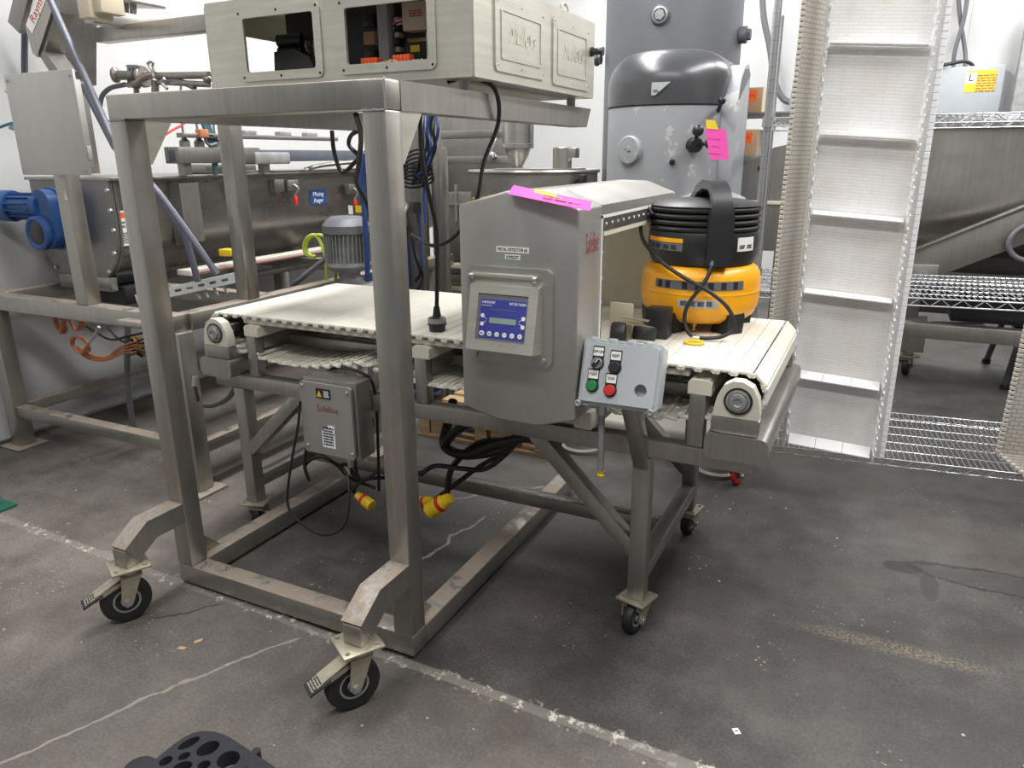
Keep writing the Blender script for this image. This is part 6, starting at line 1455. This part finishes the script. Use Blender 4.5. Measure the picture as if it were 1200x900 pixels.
# lime hose loops and diagonal strut rods
for k, dx in enumerate((0.0, 0.035)):
    cable([A(383+dx*300, 330, Y=3.35), A(381+dx*300, 300, Y=3.35), A(372+dx*250, 278, Y=3.35), A(362+dx*120, 277, Y=3.35), A(356+dx*90, 288, Y=3.35), A(359+dx*90, 298, Y=3.35), A(368+dx*60, 301, Y=3.35)], 0.010, 'lime', ('lime green hose looped beside the grey motor, left loop', 'lime green hose looped beside the grey motor, right loop')[k], 'hose', 'hose')
cable([A(343, 334, Y=3.25), A(352, 327, Y=3.25), A(388, 298, Y=3.3)], 0.016, 'greycable', 'grey bar slanting up to the motor beyond the belt corner', 'bar', 'bar', 10)

# ================================================================== LOOSE CABLES ON THE LEFT
cb = thing('orange_cord', 'coiled orange extension cord hanging below the left machine frame', 'cord', (-3.7, 2.4, 0.45))
def coil(cx, cy, rx, rz, n_, Y):
    for k in range(n_):
        c0 = A(cx+0.8*k, cy, Y=Y+0.006*k); f_ = 1-0.05*(k % 3)
        MB().tube([c0+Vector((rx*f_*math.cos(a)+0.008*math.sin(3*a+k), 0.01*math.sin(2*a+k), rz*f_*math.sin(a))) for a in [2*PI*j/12 for j in range(13)]], 0.0042, 6, 3).build('coil', 'ocable', cb)
coil(68, 378, 0.030, 0.058, 7, 2.32); coil(87, 374, 0.050, 0.060, 4, 2.35); coil(92, 404, 0.060, 0.045, 5, 2.34)
for k in range(4):
    MB().tube([A(90, 405+2*k, Y=2.36), A(105, 415+2*k, Y=2.38), A(125, 418+1.5*k, Y=2.4), A(142, 406+3*k, Y=2.42), A(160, 400+4*k, Y=2.46)], 0.0042, 6).build('strand', 'ocable', cb)
MB().tube([A(22, 358, Y=2.36), A(40, 361, Y=2.34), A(62, 364, Y=2.33), A(85, 362, Y=2.34), A(95, 368, Y=2.36)], 0.006, 6).build('strand', 'ocable', cb)
cable([A(116, 383, Y=2.36), A(111, 393, Y=2.36), A(104, 402, Y=2.36), A(97, 408, Y=2.36)], 0.008, 'encl', 'short pale cord end hanging beside the orange coils', 'cord', 'cord')
cable([A(95, 378, Y=2.42), A(110, 388, Y=2.42), A(130, 398, Y=2.42), A(150, 394, Y=2.44), A(168, 390, Y=2.48)], 0.006, 'cable', 'thin dark cable sagging beside the orange cord', 'cable')
cable([A(125, 383, Y=2.5), A(140, 398, Y=2.5), A(155, 402, Y=2.52), A(172, 396, Y=2.55)], 0.006, 'cable', 'thin dark cable sagging lowest right of the orange cord', 'cable')
for k in range(6): pass
jx = thing('cable_tangle', 'tangle of brown and black wires behind the left stand post', 'wires', tuple(A(160, 410, Y=2.6)))
for k in range(7):
    rr_ = random.Random(k); o = A(152+3*k, 396+3*k, Y=2.55)
    MB().tube([o+Vector((rr_.uniform(-0.08, 0.08), rr_.uniform(-0.03, 0.03), rr_.uniform(-0.07, 0.07))) for _ in range(5)], 0.006, 6).build('wire', ('cable', 'ocable', 'brass')[k % 3], jx)
cable([A(150, 380, Y=2.55), A(149, 410, Y=2.55), A(150, 450, Y=2.55), A(153, 480, Y=2.56), A(157, 503, Y=2.57)], 0.016, 'greycable', 'grey flexible conduit dropping to the floor under the left frame', 'conduit', 'conduit', 10)
cable([A(232, 474, Y=2.75), A(250, 475, Y=2.7), A(268, 466, Y=2.65), A(276, 452, Y=2.6), A(280, 436, Y=2.55)], 0.014, 'greycable', 'grey hose curving up under the left end of the conveyor', 'hose', 'hose', 10)
cable([(-4.30, 2.0, 1.50), A(5, 147, Y=2.3), A(12, 150, Y=2.3), A(22, 153, Y=2.25)], 0.007, 'teal', 'thin blue air line coming off the left wall to the enclosure', 'air_line', 'hose')

# ================================================================== SANITARY PIPE FITTINGS BEHIND THE STAND BEAM
sf_ = thing('sanitary_valve', 'steel sanitary pipe with clamps and butterfly valve above the stand beam', 'pipe fitting', tuple(A(170, 105, Y=2.75)))
YV = 2.72
def V(px, py, dy=0.0): return A(px, py, Y=YV+dy)
b = MB(); b.lathe([(0.020, 0.0), (0.030, 0.004), (0.036, 0.0), (0.036, -0.012), (0.022, -0.02), (0.020, -0.10)], V(134, 88, -0.06), (-1, -0.35, 0.02), 20); b.build('pipe_mouth', 'pipesteel', sf_)
b = MB(); b.cyl(V(140, 89), V(176, 89), 0.020, None, 16); b.build('pipe', 'pipesteel', sf_)
b = MB(); b.bar(V(157, 77), V(157, 103), 0.05, 0.045, (0, 1, 0), 0.006); b.build('valve_body', 'pipesteel', sf_)
b = MB()
for px in (152, 156, 160): b.bar(V(px, 76, -0.03), V(px, 90, -0.03), 0.008, 0.02, (0, 1, 0))
b.bar(V(149, 78, -0.03), V(164, 78, -0.03), 0.012, 0.012); b.build('valve_actuator', 'iron', sf_)
b = MB(); b.lathe([(0.046, -0.012), (0.050, -0.008), (0.050, 0.008), (0.046, 0.012)], V(168, 90), (1, 0.1, 0.1), 24); b.build('clamp_ring', 'pipesteel', sf_)
b = MB(); b.tube([V(150, 100, -0.04), V(160, 97, -0.05), V(170, 90, -0.05), V(180, 88, -0.04)], 0.012, 8); b.build('clamp_lever', 'pipesteel', sf_)
b = MB(); b.tube([V(180, 86, -0.02), V(176, 79, -0.02), V(173, 74, -0.02), V(179, 73, -0.02), V(179, 78, -0.02), V(182, 85, -0.02)], 0.006, 8); b.build('wing_nut', 'pipesteel', sf_)
b = MB(); b.cyl(V(183, 89), V(245, 88), 0.017, None, 12); b.cyl(V(186, 96), V(245, 99), 0.014, None, 12); b.cyl(V(182, 94), V(182, 110), 0.018, None, 12); b.build('pipe', 'pipesteel', sf_)
MB().ball(V(243, 93), 0.02, 12).build('elbow', 'pipesteel', sf_)
MB().tube([V(190, 96), V(205, 95), V(218, 98), V(228, 103)], 0.014, 8).build('hose', 'greycable', sf_)
MB().tube([V(193, 92, -0.03), V(190, 97, -0.03), V(196, 104, -0.03)], 0.008, 8).build('chain', 'chrome', sf_)
MB().tube([V(117, 125), V(120, 112), V(130, 103), V(147, 99)], 0.012, 8).build('hose', 'greycable', sf_)
b = MB(); b.cyl(V(160, 104), V(160, 128), 0.014, None, 10); b.build('stand_pipe', 'pipesteel', sf_)
MB().cyl(V(160, 128), Vector((V(160, 128).x, YV, 0.876)), 0.014, None, 10).build('stand_pipe', 'pipesteel', sf_)

# ================================================================== FOREGROUND AND FLOOR BITS
gf = thing('green_stand_foot', 'dark green painted steel foot at the left edge of the floor', 'machine foot', (-3.56, 1.72, 0))
b = MB(); b.prism([(-3.80, 1.68, 0.01), (-3.52, 1.70, 0.01), (-3.60, 1.70, 0.20), (-3.70, 1.68, 0.45), (-3.80, 1.68, 0.45)], (0, 0.07, 0)); b.build('leg', 'greenpaint', gf)
MB().box(-3.85, -3.47, 1.65, 1.80, 0.0, 0.012, 0.002).build('foot_plate', 'greenpaint', gf)
ZM = 0.10
def mp_(x6, y6): return A(130+x6/6, 840+y6/6, Z=ZM)
out = [(-120, 480), (60, 420), (180, 330), (300, 310), (360, 258), (440, 195), (520, 140), (580, 112), (650, 99), (720, 103), (790, 121), (860, 158), (1000, 252), (1160, 358), (1420, 530), (1500, 640), (300, 760)]
def ell(cx, cy, a, b_, rot, n=18):
    return [(cx+a*math.cos(2*PI*k/n)*math.cos(rot)-b_*math.sin(2*PI*k/n)*math.sin(rot), cy+a*math.cos(2*PI*k/n)*math.sin(rot)+b_*math.sin(2*PI*k/n)*math.cos(rot)) for k in range(n)]
hl = [ell(548, 185, 88, 26, R(-28)), ell(682, 222, 90, 42, R(-26)), ell(825, 300, 88, 55, R(-24)), ell(515, 276, 48, 22, R(-26)), ell(655, 338, 50, 28, R(-22)), ell(385, 310, 55, 26, R(-30)), ell(500, 355, 78, 36, R(-22)), ell(930, 420, 90, 60, R(-20)), ell(760, 450, 90, 50, R(-20)), ell(620, 470, 60, 36, R(-20))]
sps = [[(mp_(*p).x, mp_(*p).y) for p in q] for q in [out]+hl]
sps = [[(p[0], p[1]) for p in q] for q in sps]
rm = thing('perforated_pad', 'black rubber pad with oval holes and rounded corner at the bottom edge', 'pad', (-1.45, 1.0, 0))
plate(sps, 0.045, Matrix.Translation((0, 0, ZM-0.045))).build('pad_body', 'foam', rm, smooth=40)
for px, py in ((300, 880), (215, 893)): 
    p = A(px, py, Z=ZM-0.046); MB().cyl((p.x, p.y, 0), (p.x, p.y, ZM-0.045), 0.012, None, 10).build('pad_foot', 'black', rm)
p = A(164, 905, Z=0.06); b = MB(); b.lathe([(0.045, 0.0), (0.05, 0.02), (0.048, 0.06), (0.038, 0.075), (0.001, 0.08)], (p.x, p.y, 0), (0, 0, 1), 24)
tag(b.build('rubber_knob', 'foam'), 'black rubber dome beside the perforated pad at the bottom edge', 'knob')
p = A(863, 857, Z=0.0); pb3 = MB(Matrix.Translation(p) @ Matrix.Rotation(R(35), 4, 'Z')); pb3.box(-0.009, 0.009, -0.011, 0.011, 0.0002, 0.0012)
ps_ = tag(pb3.build('paper_scrap', 'paper'), 'tiny white paper scrap on the open floor at lower right', 'paper'); MB(Matrix.Translation(p) @ Matrix.Rotation(R(35), 4, 'Z')).box(-0.005, 0.005, -0.002, 0.002, 0.00125, 0.0016).build('print', 'ink', ps_)
for k, (px, py, lab) in enumerate(((213, 760, 'small brown wood chip on the floor left of the right stand caster, darker one'), (232, 752, 'small brown wood chip on the floor, the paler flatter one'))):
    p = A(px, py, Z=0.0); m = MB(Matrix.Translation(p) @ Matrix.Rotation(R(20+50*k), 4, 'Z')); m.prism([(-0.016, -0.006, 0), (0.012, -0.008, 0), (0.018, 0.004, 0), (-0.008, 0.009, 0)], (0, 0, 0.003)); tag(m.build('wood_chip', 'wood'), lab, 'debris')
